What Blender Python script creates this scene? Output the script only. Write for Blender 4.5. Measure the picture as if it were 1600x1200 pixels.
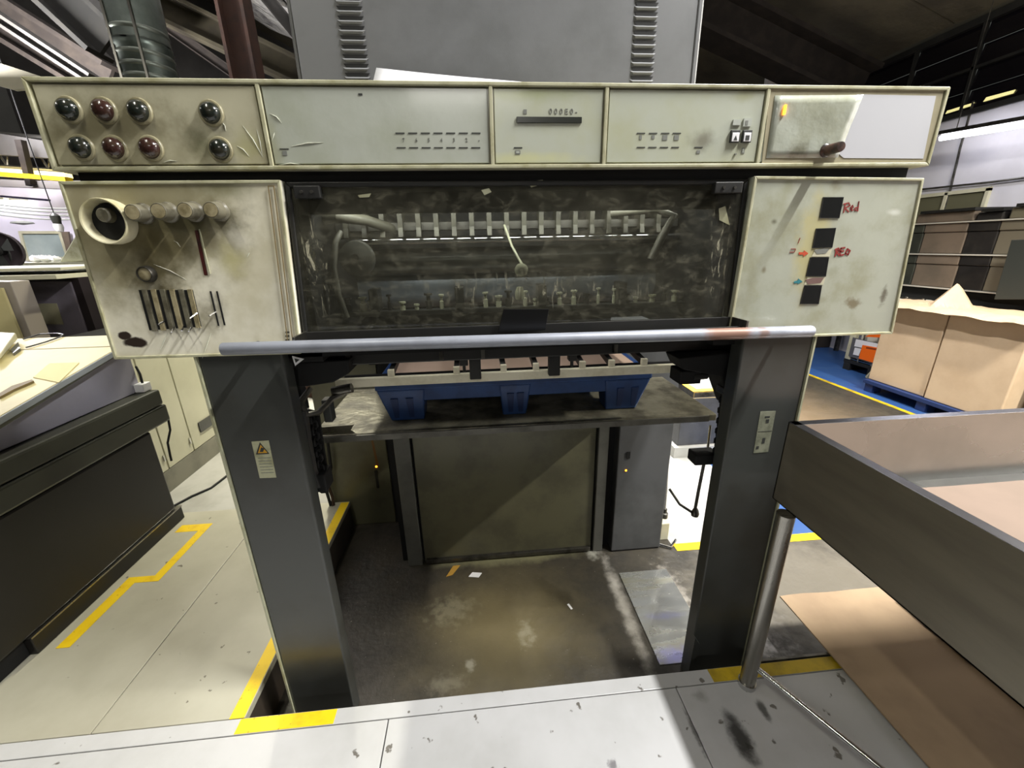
import bpy, bmesh, math, random
from mathutils import Vector, Matrix, noise
random.seed(7)
S = bpy.context.scene
COL = S.collection
for o in list(bpy.data.objects):
    bpy.data.objects.remove(o)

# ------------------------------------------------------------------ camera, world, lamps, exposure
F, PITCH, YAW, ROLL, CAMZ = 636.4, .3265, .0828, -.0206, 1.55
def cam_matrix():
    cp, sp, cy, sy, cr, sr = math.cos(PITCH), math.sin(PITCH), math.cos(YAW), math.sin(YAW), math.cos(ROLL), math.sin(ROLL)
    right = Vector((cy, -sy, 0)); fwd0 = Vector((sy, cy, 0)); up = Vector((0, 0, 1))
    fwd = cp*fwd0 - sp*up; upc = sp*fwd0 + cp*up
    return cr*right + sr*upc, -sr*right + cr*upc, fwd
CR, CU, CF = cam_matrix()
CAM = Vector((0, 0, CAMZ))
cd = bpy.data.cameras.new('camera'); cd.sensor_width = 36; cd.lens = F/1600*36; cd.clip_start = .02
cam = bpy.data.objects.new('camera', cd); COL.objects.link(cam)
cam.matrix_world = Matrix(((CR.x, CU.x, -CF.x, 0), (CR.y, CU.y, -CF.y, 0), (CR.z, CU.z, -CF.z, CAMZ), (0, 0, 0, 1)))
S.camera = cam
# world coordinates of a measured point of the photograph on a known plane of the room
def ray(x, y): return CR*((x-800)/F) - CU*((y-600)/F) + CF
def PY(x, y, Y): d = ray(x, y); return CAM + d*(Y/d.y)
def PX(x, y, X): d = ray(x, y); return CAM + d*(X/d.x)
def PZ(x, y, Z=0.): d = ray(x, y); return CAM + d*((Z-CAMZ)/d.z)

S.view_settings.view_transform = 'Standard'
S.view_settings.look = 'None'
S.view_settings.gamma = 1.0
S.view_settings.use_curve_mapping = False
S.view_settings.exposure = 0.35

w = bpy.data.worlds.new('hall_ambient'); S.world = w; w.use_nodes = True
w.node_tree.nodes['Background'].inputs[0].default_value = (.62, .66, .60, 1)
w.node_tree.nodes['Background'].inputs[1].default_value = .10

def area(name, loc, sx, sy, power, col=(1, .98, .9), aim=None, spread=180):
    l = bpy.data.lights.new(name, 'AREA'); l.shape = 'RECTANGLE'; l.size = sx; l.size_y = sy
    l.energy = power; l.color = col; l.spread = math.radians(spread)
    o = bpy.data.objects.new(name, l); COL.objects.link(o); o.location = loc
    if aim is not None:
        o.rotation_euler = (Vector(aim)-Vector(loc)).to_track_quat('-Z', 'Y').to_euler()
    return o
# fluorescent rows under the roof
area('ceiling_lamp_over_tray', (2.09, .40, 4.4), .10, 1.0, 250, (1, .99, .97))
area('ceiling_lamp_operator', (-1.2, .2, 3.5), .10, .8, 19, (1, .97, .84))
area('ceiling_lamp_desk', (-4.2, 1.6, 3.6), .12, 1.6, 20, (1, .97, .88))
area('ceiling_lamp_left_passage', (-1.5, 4.7, 3.3), .12, 1.2, 112, (1, .95, .76), spread=120)
area('ceiling_lamp_left_bay', (-6.0, 5.4, 3.4), .3, 3.0, 230, (.97, .95, 1))
area('ceiling_lamp_right_aisle', (4.0, .85, 3.5), .12, .5, 280, (1, .96, .86))
area('ceiling_lamp_press_side', (1.65, 3.6, 3.2), .12, 1.0, 34, (.97, .97, 1), spread=70)
area('ceiling_lamp_stores', (3.5, 4.2, 3.2), 0.12, 1.6, 40, (1, .97, .93), spread=100)
area('ceiling_lamp_behind', (0, -4.5, 3.6), 1.6, .12, 56, (1, .97, .9))
# upward fill lights added to brighten the roof
area('roof_fill_left', (-4.2, 4.4, 2.9), .3, 2.0, 760, (1, .97, .95), aim=(-4.2, 4.4, 9))
area('roof_fill_right', (3.9, 2.6, 3.0), .2, 2.0, 100, (1, .95, .85), aim=(3.9, 2.6, 9))

# ------------------------------------------------------------------ helpers
def lin(c):
    return tuple(((v/255)/12.92 if v/255 <= .04045 else ((v/255+.055)/1.055)**2.4) for v in c)

class MB:
    """collects shapes and links them as one mesh object"""
    def __init__(s): s.b = bmesh.new()
    def hexa(s, f, k):
        v = [s.b.verts.new(p) for p in list(f)+list(k)]; n = len(f)
        s.b.faces.new(v[:n]); s.b.faces.new(list(reversed(v[n:])))
        for i in range(n): s.b.faces.new((v[i], v[n+i], v[n+(i+1) % n], v[(i+1) % n]))
        return s
    def box(s, x0, x1, y0, y1, z0, z1):
        return s.hexa([(x0, y0, z0), (x1, y0, z0), (x1, y0, z1), (x0, y0, z1)], [(x0, y1, z0), (x1, y1, z0), (x1, y1, z1), (x0, y1, z1)])
    def prism(s, pts, d):
        d = Vector(d); pts = [Vector(p) for p in pts]
        return s.hexa(pts, [p+d for p in pts])
    def poly(s, pts):
        s.b.faces.new([s.b.verts.new(p) for p in pts]); return s
    def cone(s, p0, p1, r0, r1, n=16):
        p0, p1 = Vector(p0), Vector(p1); a = (p1-p0).normalized(); u = a.orthogonal().normalized(); v = a.cross(u)
        A = []; B = []
        for i in range(n):
            t = 2*math.pi*i/n; d = u*math.cos(t)+v*math.sin(t); A.append(p0+d*r0); B.append(p1+d*r1)
        return s.hexa(A, B)
    def cyl(s, p0, p1, r, n=16): return s.cone(p0, p1, r, r, n)
    def tube(s, pts, r, n=8):
        pts = [Vector(p) for p in pts]; rings = []; u = None
        for i, p in enumerate(pts):
            a = (pts[min(i+1, len(pts)-1)]-pts[max(i-1, 0)]).normalized()
            u = a.orthogonal().normalized() if u is None else (u-a*u.dot(a)).normalized()
            v = a.cross(u)
            rr = r[i] if isinstance(r, (list, tuple)) else r
            rings.append([s.b.verts.new(p+(u*math.cos(2*math.pi*k/n)+v*math.sin(2*math.pi*k/n))*rr) for k in range(n)])
        for A, B in zip(rings, rings[1:]):
            for k in range(n): s.b.faces.new((A[k], B[k], B[(k+1) % n], A[(k+1) % n]))
        s.b.faces.new(list(reversed(rings[0]))); s.b.faces.new(rings[-1]); return s
    def lathe(s, c, axis, prof, n=24):
        """prof: (radius, distance along axis)"""
        c = Vector(c); a = Vector(axis).normalized(); u = a.orthogonal().normalized(); v = a.cross(u); rings = []
        for r, h in prof:
            rings.append([s.b.verts.new(c+a*h+(u*math.cos(2*math.pi*k/n)+v*math.sin(2*math.pi*k/n))*max(r, 1e-5)) for k in range(n)])
        for A, B in zip(rings, rings[1:]):
            for k in range(n): s.b.faces.new((A[k], A[(k+1) % n], B[(k+1) % n], B[k]))
        return s
    def grid(s, fn, nu, nv):
        V = [[s.b.verts.new(fn(i/nu, j/nv)) for j in range(nv+1)] for i in range(nu+1)]
        for i in range(nu):
            for j in range(nv): s.b.faces.new((V[i][j], V[i+1][j], V[i+1][j+1], V[i][j+1]))
        return s
    def frame(s, q, wd, depth):
        """rectangular rim of width wd inside quad q (tl, tr, br, bl), depth along +Y"""
        q = [Vector(p) for p in q]; inn = []
        for i in range(4):
            p = q[i]; e1 = (q[(i+1) % 4]-p).normalized(); e0 = (q[i-1]-p).normalized()
            inn.append(p+(e1+e0)*wd)
        for i in range(4):
            j = (i+1) % 4
            s.prism([q[i], q[j], inn[j], inn[i]], (0, depth, 0))
        return s
    def build(s, name, mat=None, parent=None, bevel=0, smooth=False, seg=2, solid=0):
        bmesh.ops.recalc_face_normals(s.b, faces=s.b.faces[:])
        me = bpy.data.meshes.new(name); s.b.to_mesh(me); s.b.free()
        if smooth:
            for p in me.polygons: p.use_smooth = True
        o = bpy.data.objects.new(name, me); COL.objects.link(o)
        if mat: me.materials.append(mat)
        if solid:
            m = o.modifiers.new('solid', 'SOLIDIFY'); m.thickness = solid; m.offset = 0
        if bevel:
            m = o.modifiers.new('bevel', 'BEVEL'); m.width = bevel; m.segments = seg; m.limit_method = 'ANGLE'; m.angle_limit = .6
        if smooth:
            me.set_sharp_from_angle(angle=.7)
        if parent is not None:
            o.parent = parent; o.location = -wpos(parent)
        return o
def wpos(o):
    v = Vector((0, 0, 0))
    while o is not None: v += o.location; o = o.parent
    return v
def tag(o, label, cat, group=None, kind=None):
    o['label'] = label
    if cat: o['category'] = cat
    if group: o['group'] = group
    if kind: o['kind'] = kind
    return o
def empty(name, loc, label, cat, group=None):
    o = bpy.data.objects.new(name, None); COL.objects.link(o); o.location = loc; o.empty_display_size = .1
    return tag(o, label, cat, group)
def struct(o, label=None):
    o['kind'] = 'structure'
    if label: o['label'] = label
    return o
def dup(o, d, parent=None, label=None):
    """copy of an object shifted by d, with copies of its children"""
    c = o.copy(); COL.objects.link(c); c.parent = parent if parent is not None else o.parent
    c.location = o.location+Vector(d)
    if label: c['label'] = label
    for ch in o.children:
        k = ch.copy(); COL.objects.link(k); k.parent = c
        for g in ch.children:
            e = g.copy(); COL.objects.link(e); e.parent = k
    return c

# ------------------------------------------------------------------ materials
class NT:
    def __init__(s, name):
        s.m = bpy.data.materials.new(name); s.m.use_nodes = True; s.t = s.m.node_tree; s.n = s.t.nodes
        s.bsdf = s.n['Principled BSDF']; s.out = s.n['Material Output']
        s.tc = s.n.new('ShaderNodeTexCoord'); s.geo = s.n.new('ShaderNodeNewGeometry')
    def link(s, a, b): s.t.links.new(a, b)
    def noise(s, scale, detail=5, rough=.6, stretch=None, coord=None, dist=0):
        nd = s.n.new('ShaderNodeTexNoise'); nd.inputs['Scale'].default_value = scale; nd.inputs['Detail'].default_value = detail
        nd.inputs['Roughness'].default_value = rough; nd.inputs['Distortion'].default_value = dist
        src = coord or s.geo.outputs['Position']
        if stretch:
            mp = s.n.new('ShaderNodeMapping'); mp.inputs['Scale'].default_value = stretch; s.link(src, mp.inputs[0]); src = mp.outputs[0]
        s.link(src, nd.inputs['Vector']); return nd.outputs['Fac']
    def ramp(s, fac, a, b, lo=0., hi=1.):
        r = s.n.new('ShaderNodeMapRange'); r.interpolation_type = 'SMOOTHSTEP'
        r.inputs['From Min'].default_value = a; r.inputs['From Max'].default_value = b
        r.inputs['To Min'].default_value = lo; r.inputs['To Max'].default_value = hi
        s.link(fac, r.inputs['Value']); return r.outputs[0]
    def math(s, op, a, b):
        m = s.n.new('ShaderNodeMath'); m.operation = op; m.use_clamp = False
        for i, v in enumerate((a, b)):
            if isinstance(v, (int, float)): m.inputs[i].default_value = v
            else: s.link(v, m.inputs[i])
        return m.outputs[0]
    def mix(s, fac, a, b):
        m = s.n.new('ShaderNodeMix'); m.data_type = 'RGBA'
        if isinstance(fac, (int, float)): m.inputs[0].default_value = fac
        else: s.link(fac, m.inputs[0])
        for i, v in ((6, a), (7, b)):
            if isinstance(v, tuple): m.inputs[i].default_value = (*v[:3], 1)
            else: s.link(v, m.inputs[i])
        return m.outputs[2]
    def blob(s, c, r, nz=.35, scale=25):
        """soft spot of colour at world position c with radii r"""
        sub = s.n.new('ShaderNodeVectorMath'); sub.operation = 'SUBTRACT'; s.link(s.geo.outputs['Position'], sub.inputs[0]); sub.inputs[1].default_value = c
        mul = s.n.new('ShaderNodeVectorMath'); mul.operation = 'MULTIPLY'; s.link(sub.outputs[0], mul.inputs[0]); mul.inputs[1].default_value = tuple(1/v for v in r)
        ln = s.n.new('ShaderNodeVectorMath'); ln.operation = 'LENGTH'; s.link(mul.outputs[0], ln.inputs[0])
        d = ln.outputs['Value']
        if nz:
            d = s.math('ADD', d, s.math('MULTIPLY', s.math('SUBTRACT', s.noise(scale), .5), nz*4))
        return d
    def bump(s, fac, strength, dist=.002):
        b = s.n.new('ShaderNodeBump'); b.inputs['Strength'].default_value = strength; b.inputs['Distance'].default_value = dist
        s.link(fac, b.inputs['Height']); return b.outputs[0]

def mat(name, c, rough=.5, metal=0., c2=None, scale=6., lo=.4, hi=.7, rough2=None, bump=0., bscale=60., stretch=None,
        coat=0., emit=None, spec=None, speck=None, blobs=(), bdist=.002, detail=5, coord=False):
    N = NT(name); b = N.bsdf; co = N.tc.outputs['Object'] if coord else None
    b.inputs['Roughness'].default_value = rough; b.inputs['Metallic'].default_value = metal
    if spec is not None: b.inputs['Specular IOR Level'].default_value = spec
    if coat: b.inputs['Coat Weight'].default_value = coat; b.inputs['Coat Roughness'].default_value = .12
    col = lin(c)
    if c2:
        f = N.ramp(N.noise(scale, detail, .62, stretch, co), lo, hi)
        col = N.mix(f, col, lin(c2))
        if rough2 is not None: N.link(N.ramp(N.noise(scale, detail, .62, stretch, co), lo, hi, rough, rough2), b.inputs['Roughness'])
    if speck:
        sc, thr, c3 = speck
        col = N.mix(N.ramp(N.noise(sc, 3, .5, None, co), thr, thr+.04), col, lin(c3))
    for bl in blobs:
        cpos, rad, c3, st = bl[:4]; nz = bl[4] if len(bl) > 4 else .25
        hard = bl[5] if len(bl) > 5 else 0.
        col = N.mix(N.ramp(N.blob(cpos, rad, nz, bl[6] if len(bl) > 6 else 25), hard, 1., st, 0.), col, lin(c3))
    if isinstance(col, tuple): b.inputs['Base Color'].default_value = (*col, 1)
    else: N.link(col, b.inputs['Base Color'])
    if bump: N.link(N.bump(N.noise(bscale, 4, .55, stretch, co), bump, bdist), b.inputs['Normal'])
    if emit:
        b.inputs['Emission Color'].default_value = (*lin(emit[0]), 1); b.inputs['Emission Strength'].default_value = emit[1]
    return N.m

def text_ob(body, size, origin, right, up, m, name, parent, depth=.0006, align='CENTER'):
    """flat lettering standing on a surface"""
    cu = bpy.data.curves.new(name, 'FONT'); cu.body = body; cu.size = size; cu.extrude = depth; cu.align_x = align; cu.align_y = 'CENTER'
    t = bpy.data.objects.new(name, cu); COL.objects.link(t)
    dg = bpy.context.evaluated_depsgraph_get(); me = bpy.data.meshes.new_from_object(t.evaluated_get(dg))
    bpy.data.objects.remove(t); bpy.data.curves.remove(cu)
    r = Vector(right).normalized(); u = Vector(up).normalized(); n = r.cross(u)
    me.transform(Matrix(((r.x, u.x, n.x, origin[0]), (r.y, u.y, n.y, origin[1]), (r.z, u.z, n.z, origin[2]), (0, 0, 0, 1))))
    me.materials.clear(); me.materials.append(m)
    o = bpy.data.objects.new(name, me); COL.objects.link(o); o.parent = parent; o.location = -wpos(parent)
    return o

M = {}
M['black'] = mat('black_painted_steel', (24, 24, 23), .5, .0, (34, 33, 30), 5)
M['void'] = mat('dark_gap', (8, 8, 8), .8)
M['charcoal'] = mat('charcoal_enamel', (62, 64, 62), .34, .0, (52, 52, 48), 3, coat=.15, bump=.05, bscale=220)
M['greypaint'] = mat('grey_enamel_cabinet', (98, 99, 101), .42, .0, (86, 87, 88), 4, bump=.06, bscale=260)
M['cream'] = mat('aged_cream_paint', (176, 176, 150), .4, 0, (150, 148, 116), 9, .42, .7)
M['cream_clean'] = mat('cream_painted_steel', (196, 192, 168), .42, 0, (180, 176, 148), 4)
M['steel'] = mat('brushed_stainless_steel', (168, 165, 158), .27, 1., (140, 137, 130), 2, .35, .7, .36, bump=.05, bscale=40, stretch=(1, 30, 1))
M['steel_dark'] = mat('worn_steel', (110, 108, 102), .35, .9, (70, 68, 64), 12, bump=.1)
M['chrome'] = mat('bright_steel', (200, 200, 200), .16, 1.)
M['yellow'] = mat('yellow_floor_tape', (236, 200, 20), .45, 0, (214, 170, 14), 9, .5, .75, speck=(60, .68, (140, 110, 20)))
M['blue'] = mat('blue_plastic', (42, 74, 128), .42, 0, (34, 58, 106), 8, bump=.1, bscale=90)
M['kraft'] = mat('brown_cardboard', (202, 178, 148), .75, 0, (191, 166, 136), 4, .35, .75, bump=.05, bscale=150)
M['kraft_pink'] = mat('pinkish_cardboard', (194, 168, 150), .75, 0, (186, 160, 141), 3, bump=.04, bscale=150)
M['kraft_dark'] = mat('dull_brown_cardboard', (108, 94, 80), .75, 0, (90, 80, 68), 3)
M['wrap'] = mat('dark_stretch_film', (34, 32, 31), .35, 0, (46, 43, 40), 6, bump=.3, bscale=20)
M['white'] = mat('white_paper', (235, 235, 238), .6)
M['red'] = mat('red_marker', (136, 36, 32), .6)
M['teal'] = mat('teal_marker', (40, 120, 130), .6)
M['orange'] = mat('orange_label', (255, 112, 10), .5)
M['ink'] = mat('black_print', (48, 50, 48), .6)
M['inkgrey'] = mat('grey_print', (118, 120, 114), .6)
M['rubber'] = mat('black_rubber', (20, 20, 20), .7)
M['glow_amber'] = mat('amber_lamp', (255, 160, 40), .4, emit=((255, 150, 40), 4.))
M['tube'] = mat('fluorescent_tube', (255, 255, 255), .4, emit=((246, 246, 255), 14.))
M['glow_yellow'] = mat('glowing_yellow', (255, 240, 170), .4, emit=((255, 236, 160), 1.6))

# ================================================================== THE SETTING
mfl = mat('oily_concrete_lit_pit', (64, 60, 52), .36, 0, (46, 43, 37), 7.5, .38, .66, .6, bump=.5, bscale=30, bdist=.006, detail=7,
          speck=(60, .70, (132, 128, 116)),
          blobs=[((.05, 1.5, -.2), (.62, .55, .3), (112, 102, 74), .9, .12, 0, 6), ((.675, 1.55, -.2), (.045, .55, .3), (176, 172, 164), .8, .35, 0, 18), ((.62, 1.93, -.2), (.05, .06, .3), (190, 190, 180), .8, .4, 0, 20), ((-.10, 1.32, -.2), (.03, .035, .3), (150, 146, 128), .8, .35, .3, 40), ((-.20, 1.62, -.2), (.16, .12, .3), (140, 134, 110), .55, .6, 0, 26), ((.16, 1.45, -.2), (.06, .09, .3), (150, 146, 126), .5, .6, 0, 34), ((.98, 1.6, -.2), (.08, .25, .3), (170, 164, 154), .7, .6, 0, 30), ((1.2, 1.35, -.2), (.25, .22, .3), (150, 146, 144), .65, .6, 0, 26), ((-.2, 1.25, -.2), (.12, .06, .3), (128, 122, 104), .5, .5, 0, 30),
                 ((.1, 1.95, -.2), (.6, .07, .3), (138, 136, 104), .7, .3, 0, 12), ((1.75, 1.6, -.2), (.95, .5, .5), (110, 104, 92), .9, .3, .2, 9), ((3.2, 3.6, -.2), (1.2, 3., .5), (122, 104, 80), .8, .1, 0, 5)])  # pale pit blob paints the lit middle; darker base deepens the left shade
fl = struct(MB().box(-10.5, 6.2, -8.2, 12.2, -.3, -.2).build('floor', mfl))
mpl = mat('pale_paint_and_light', (168, 167, 162), .4, 0, (146, 145, 138), 3, .4, .75, bump=.1, bscale=40)
mbp = mat('blue_floor_paint', (44, 78, 132), .45, 0, (54, 86, 134), 4)
MB().box(1.12, 1.87, 1.957, 4.2, -.2, -.1985).build('painted_and_lit_zone', mpl, fl)
MB().box(1.87, 2.75, 1.957, 3.1, -.2, -.1985).build('painted_and_lit_zone', mbp, fl)
MB().box(4.53, 6.0, 3.0, 8.5, -.2, -.1985).build('painted_and_lit_zone', mbp, fl)
MB().box(-2.6, -.88, 2.37, 5.2, -.2, -.1985).build('painted_and_lit_zone', mpl, fl)  # bare concrete here: pale slab puts the lit tone into the floor colour
mw = mat('white_wall_paint', (214, 212, 220), .7, 0, (200, 198, 206), 1.2)
mwl = mat('white_wall_paint_left', (216, 210, 224), .7, 0, (202, 196, 210), 1.2)
mdim = mat('grey_far_wall', (96, 96, 92), .7, 0, (84, 84, 80), 1.)
mdk = mat('dark_cladding', (52, 50, 48), .6, 0, (40, 38, 36), 2)
struct(MB().box(6.0, 6.15, -8.2, 12.2, -.2, 2.95).build('wall_right', mw))
struct(MB().box(-10.5, -5.6, 7.4, 7.55, -.2, 2.62).build('wall_left', mwl))
wb = struct(MB().box(-10.5, 6.2, 12, 12.15, -.2, 11).build('wall_back', mdk))
struct(MB().box(-10.5, 6.2, -8.2, -8.05, -.2, 11).build('wall_front', mdim))
struct(MB().box(-10.65, -10.5, -8.2, 12.2, -.2, 11).build('wall_side', mdim))
struct(MB().box(5.0, 6.0, 7.6, 7.7, 2.9, 4.3).build('wall_end', mw))
# sloping roof in two bays, its sheets laid one by one
mroof = mat('grimy_roof_sheet', (84, 78, 64), .55, 0, (62, 57, 48), 1.4, bump=.3, bscale=7, bdist=.03)
mfoil = mat('crumpled_foil_insulation', (196, 194, 192), .45, .1, (134, 131, 133), 2.6, bump=1., bscale=5.5, bdist=.09)
mbeam = mat('roof_steel_dark', (27, 23, 21), .8, 0, (38, 33, 29), 6, spec=.2)
molive = mat('roof_steel_olive', (48, 44, 32), .8, 0, (38, 34, 26), 6, spec=.2)
def roof_a(x): return 3.98+(6-x)*.34
def roof_b(x): return 4.35+(-.8-x)*.5
ce = MB()
for fn, x0, x1 in ((roof_a, -.9, 6.2), (roof_b, -10.6, -.9)):
    ce.hexa([(x0, -8.2, fn(x0)+.1), (x1, -8.2, fn(x1)+.1), (x1, -8.2, fn(x1)+.16), (x0, -8.2, fn(x0)+.16)],
            [(x0, 12.2, fn(x0)+.1), (x1, 12.2, fn(x1)+.1), (x1, 12.2, fn(x1)+.16), (x0, 12.2, fn(x0)+.16)])
ce.box(-.95, -.85, -8.2, 12.2, 4.3, 6.7)
ceil = struct(ce.build('ceiling', mroof))
rs = random.Random(3)
for k in range(5):
    for x0, x1 in ((-.8, 1.5), (1.5, 3.8), (3.8, 5.98)):
        y0 = -1+k*2.2; t = rs.uniform(-.03, .05)
        MB().hexa([(x0+.02, y0, roof_a(x0)+t), (x1-.02, y0, roof_a(x1)+t), (x1-.02, y0+2.17, roof_a(x1)-t), (x0+.02, y0+2.17, roof_a(x0)-t)],
                  [(x0+.02, y0, roof_a(x0)+t+.03), (x1-.02, y0, roof_a(x1)+t+.03), (x1-.02, y0+2.17, roof_a(x1)-t+.03), (x0+.02, y0+2.17, roof_a(x0)-t+.03)]).build('roof_sheet', mroof, ceil)
for k in range(5):
    for i in range(5):
        x0 = -1.0-i*1.7; x1 = x0-1.66; y0 = 1+k*1.9; sg = rs.uniform(.05, .22)
        def fn(u, v, x0=x0, x1=x1, y0=y0, sg=sg, k=k, i=i):
            x = x0+(x1-x0)*u; y = y0+1.95*v
            return (x, y, roof_b(x)-sg*math.sin(math.pi*v)-.1*noise.noise((u*3+i, v*3+k, i*.7)))
        MB().grid(fn, 8, 8).build('foil_sheet', mfoil, ceil, smooth=True, solid=.02)
def beam_ob(name, p, q, wd, ht, m):
    p, q = Vector(p), Vector(q); a = (q-p).normalized(); y = Vector((0, 1, 0)); u = (a.cross(y)).normalized(); v = a.cross(u)
    b = MB(); t = .14*wd
    def bar(h0, h1, w):
        b.hexa([p+u*h0-v*w/2, p+u*h1-v*w/2, p+u*h1+v*w/2, p+u*h0+v*w/2], [q+u*h0-v*w/2, q+u*h1-v*w/2, q+u*h1+v*w/2, q+u*h0+v*w/2])
    bar(-ht/2, -ht/2+t, wd); bar(ht/2-t, ht/2, wd); bar(-ht/2+t, ht/2-t, t)
    return struct(b.build(name, m))
# rafters and rails that show above the press
beam_ob('trim_1', PY(-140, -60, 6), PY(170, 132, 6), .34, .42, mbeam)
beam_ob('trim_2', PY(-60, -10, 5.2), PY(150, 128, 5.2), .2, .10, mdk)
beam_ob('trim_3', PY(60, -40, 5.0), PY(172, 66, 5.0), .3, .36, M['black'])
beam_ob('trim_4', PY(200, -14, 5.6), PY(520, 140, 5.6), .24, .27, molive)
beam_ob('trim_5', PY(255, 38, 6.6), PY(400, 140, 6.6), .1, .12, mbeam)
beam_ob('trim_6', PY(1040, -12, 6.2), PY(1345, 140, 6.2), .4, .5, mbeam)
beam_ob('trim_7', PY(395, -30, 6.0), PY(470, 60, 6.0), .12, .14, mdk)
# rust brown roof post
struct(MB().box(-2.27, -2.24, 4.9, 5.1, -.2, 5.2).box(-2.05, -2.02, 4.9, 5.1, -.2, 5.2).box(-2.24, -2.05, 4.985, 5.015, -.2, 5.2).build('trim_8', mat('rusty_brown_steel', (66, 42, 32), .8, 0, (50, 34, 28), 6)))
# dark jalousie band over the right wall
wn = struct(MB().box(5.96, 6.05, .5, 7.6, 2.93, 2.99).box(5.96, 6.05, .5, 7.6, 3.88, 3.95).box(5.97, 6.03, .5, 7.6, 3.42, 3.45).build('window_1', M['black']))
mgl = mat('dark_window_glass', (16, 14, 18), .12, 0, spec=.6)
for k in range(9):
    y0 = .55+k*.78
    MB().box(5.97, 6.02, y0, y0+.03, 2.99, 3.88).build('mullion', M['black'], wn)
    for z0, z1 in ((2.99, 3.2), (3.2, 3.42), (3.45, 3.66), (3.66, 3.88)):
        MB().hexa([(5.985, y0+.04, z0), (5.985, y0+.77, z0), (6.005, y0+.77, z0), (6.005, y0+.04, z0)],
                  [(6.02, y0+.04, z1), (6.02, y0+.77, z1), (6.04, y0+.77, z1), (6.04, y0+.04, z1)]).build('pane', mgl, wn)
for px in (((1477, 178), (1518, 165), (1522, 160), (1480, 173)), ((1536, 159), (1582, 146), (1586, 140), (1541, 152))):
    MB().prism([PX(*v, 5.98) for v in px], (.01, 0, 0)).build('lamp_reflection', mat('yellow_lamp_reflection', (220, 210, 150), .4, emit=((230, 220, 150), .7)), wn)  # glowing strips stand in for tube lamps reflected in the glass
w2 = struct(MB().frame([(5.98, 5.6, 2.1), (5.98, 4.66, 2.1), (5.98, 4.66, 1.7), (5.98, 5.6, 1.7)], 0.001, .01).build('window_2', M['cream_clean']))
fr = MB()
for y in (4.66, 5.1, 5.56): fr.box(5.96, 6.0, y, y+.035, 1.7, 2.08)
fr.box(5.96, 6.0, 4.66, 5.6, 2.05, 2.09).box(5.96, 6.0, 4.66, 5.6, 1.68, 1.72).build('window_frame', M['cream_clean'], w2)
mol = mat('olive_window_glass', (96, 94, 74), .15)
for y in (4.69, 5.13): MB().box(5.98, 5.99, y+.005, y+.40, 1.72, 2.05).build('pane', mol, w2)
struct(MB().tube([(5.97, 6.4, 2.18), (5.97, 4.7, 2.14), (5.97, 3.2, 2.15)], .012).build('trim_9', M['steel_dark']))

# ================================================================== OPERATOR PLATFORM AND FLOOR MARKS
mdeck = mat('grey_deck_plate', (190, 190, 190), .42, 0, (174, 174, 172), 2.2, .35, .75, .3, bump=.12, bscale=9, bdist=.004, speck=(19, .665, (104, 100, 94)), blobs=[((.80, .83, 0), (.045, .10, .2), (34, 34, 32), .95, .25, .35, 22), ((.66, .86, 0), (.012, .10, .2), (70, 68, 62), .8, .35, .2, 40), ((.74, .97, 0), (.04, .03, .2), (130, 128, 120), .6, .4), ((.93, .90, 0), (.02, .05, .2), (50, 50, 46), .85, .3, .3, 30), ((.36, .80, 0), (.02, .02, .2), (96, 92, 96), .8, .4, .3, 60)])
mdeckl = mat('grey_deck_plate_oily', (178, 175, 158), .38, 0, (160, 156, 138), 1.8, .35, .75, .28, bump=.1, bscale=14, speck=(24, .69, (110, 106, 92)))
mskirt = mat('brown_black_skirt', (58, 50, 42), .5, 0, (40, 36, 32), 5)
pf = empty('operator_platform', (-.4, .5, -.2), 'low grey steel deck in front and left of the press pit', 'platform')
for x0, x1, y0, y1, m in ((-2.9, -.374, -.7, 1.005, mdeck), (-.370, .664, -.7, 1.005, mdeck), (.667, 2.4, -.7, 1.005, mdeck),
                          (-2.9, -1.383, 1.062, 2.35, mdeckl), (-1.38, -.877, 1.062, 2.35, mdeckl)):
    MB().box(x0, x1, y0, y1, -.03, 0).build('deck_plate', m, pf, bevel=.002)
MB().box(-2.9, 1.46, 1.008, 1.06, -.03, 0).build('edge_strip', mdeck, pf, bevel=.002)
MB().box(.965, 1.33, 1.062, 1.072, -.04, .006).build('edge_angle', M['steel_dark'], pf, bevel=.001)
MB().box(-.897, -.879, 1.062, 2.34, -.2, -.03).build('side_skirt', mskirt, pf)
MB().box(-.9, 1.46, 1.03, 1.055, -.2, -.03).build('front_skirt', mskirt, pf)
MB().box(-2.85, -.9, 2.32, 2.34, -.2, -.03).build('back_skirt', mskirt, pf)
def tape(x0, x1, y0, y1, label, z=0., m=None):
    return tag(MB().box(x0, x1, y0, y1, z, z+.0012).build('floor_tape', m or M['yellow']), label, 'tape', 'yellow floor tapes')
tape(-.887, -.56, 1.0095, 1.0575, 'yellow tape on the front edge strip at the left press column')
tape(-.93, -.88, 1.061, 2.34, 'yellow tape running back along the left edge of the pit')
mdt = mat('grubby_yellow_tape', (206, 176, 30), .45, 0, (150, 128, 30), 7, .4, .7)
tape(.815, 1.40, 1.0095, 1.0575, 'dull yellow tape on the edge strip beside the tray table leg', m=mdt)
tape(1.13, 2.75, 1.895, 1.9555, 'bright yellow tape edging the pale and blue floor paint behind the right column', z=-.1985)
tape(4.47, 4.53, 2.2, 8.5, 'thin yellow line between brown aisle and blue floor by the stacked cardboard', z=-.2, m=mdt)
tb = MB()
for a in ((-1.812, -1.757, 1.42, 1.765), (-1.812, -1.645, 1.765, 1.806), (-1.69, -1.645, 1.806, 2.15), (-1.82, -1.645, 2.15, 2.215)): tb.box(*a, 0, .0012)
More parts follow.
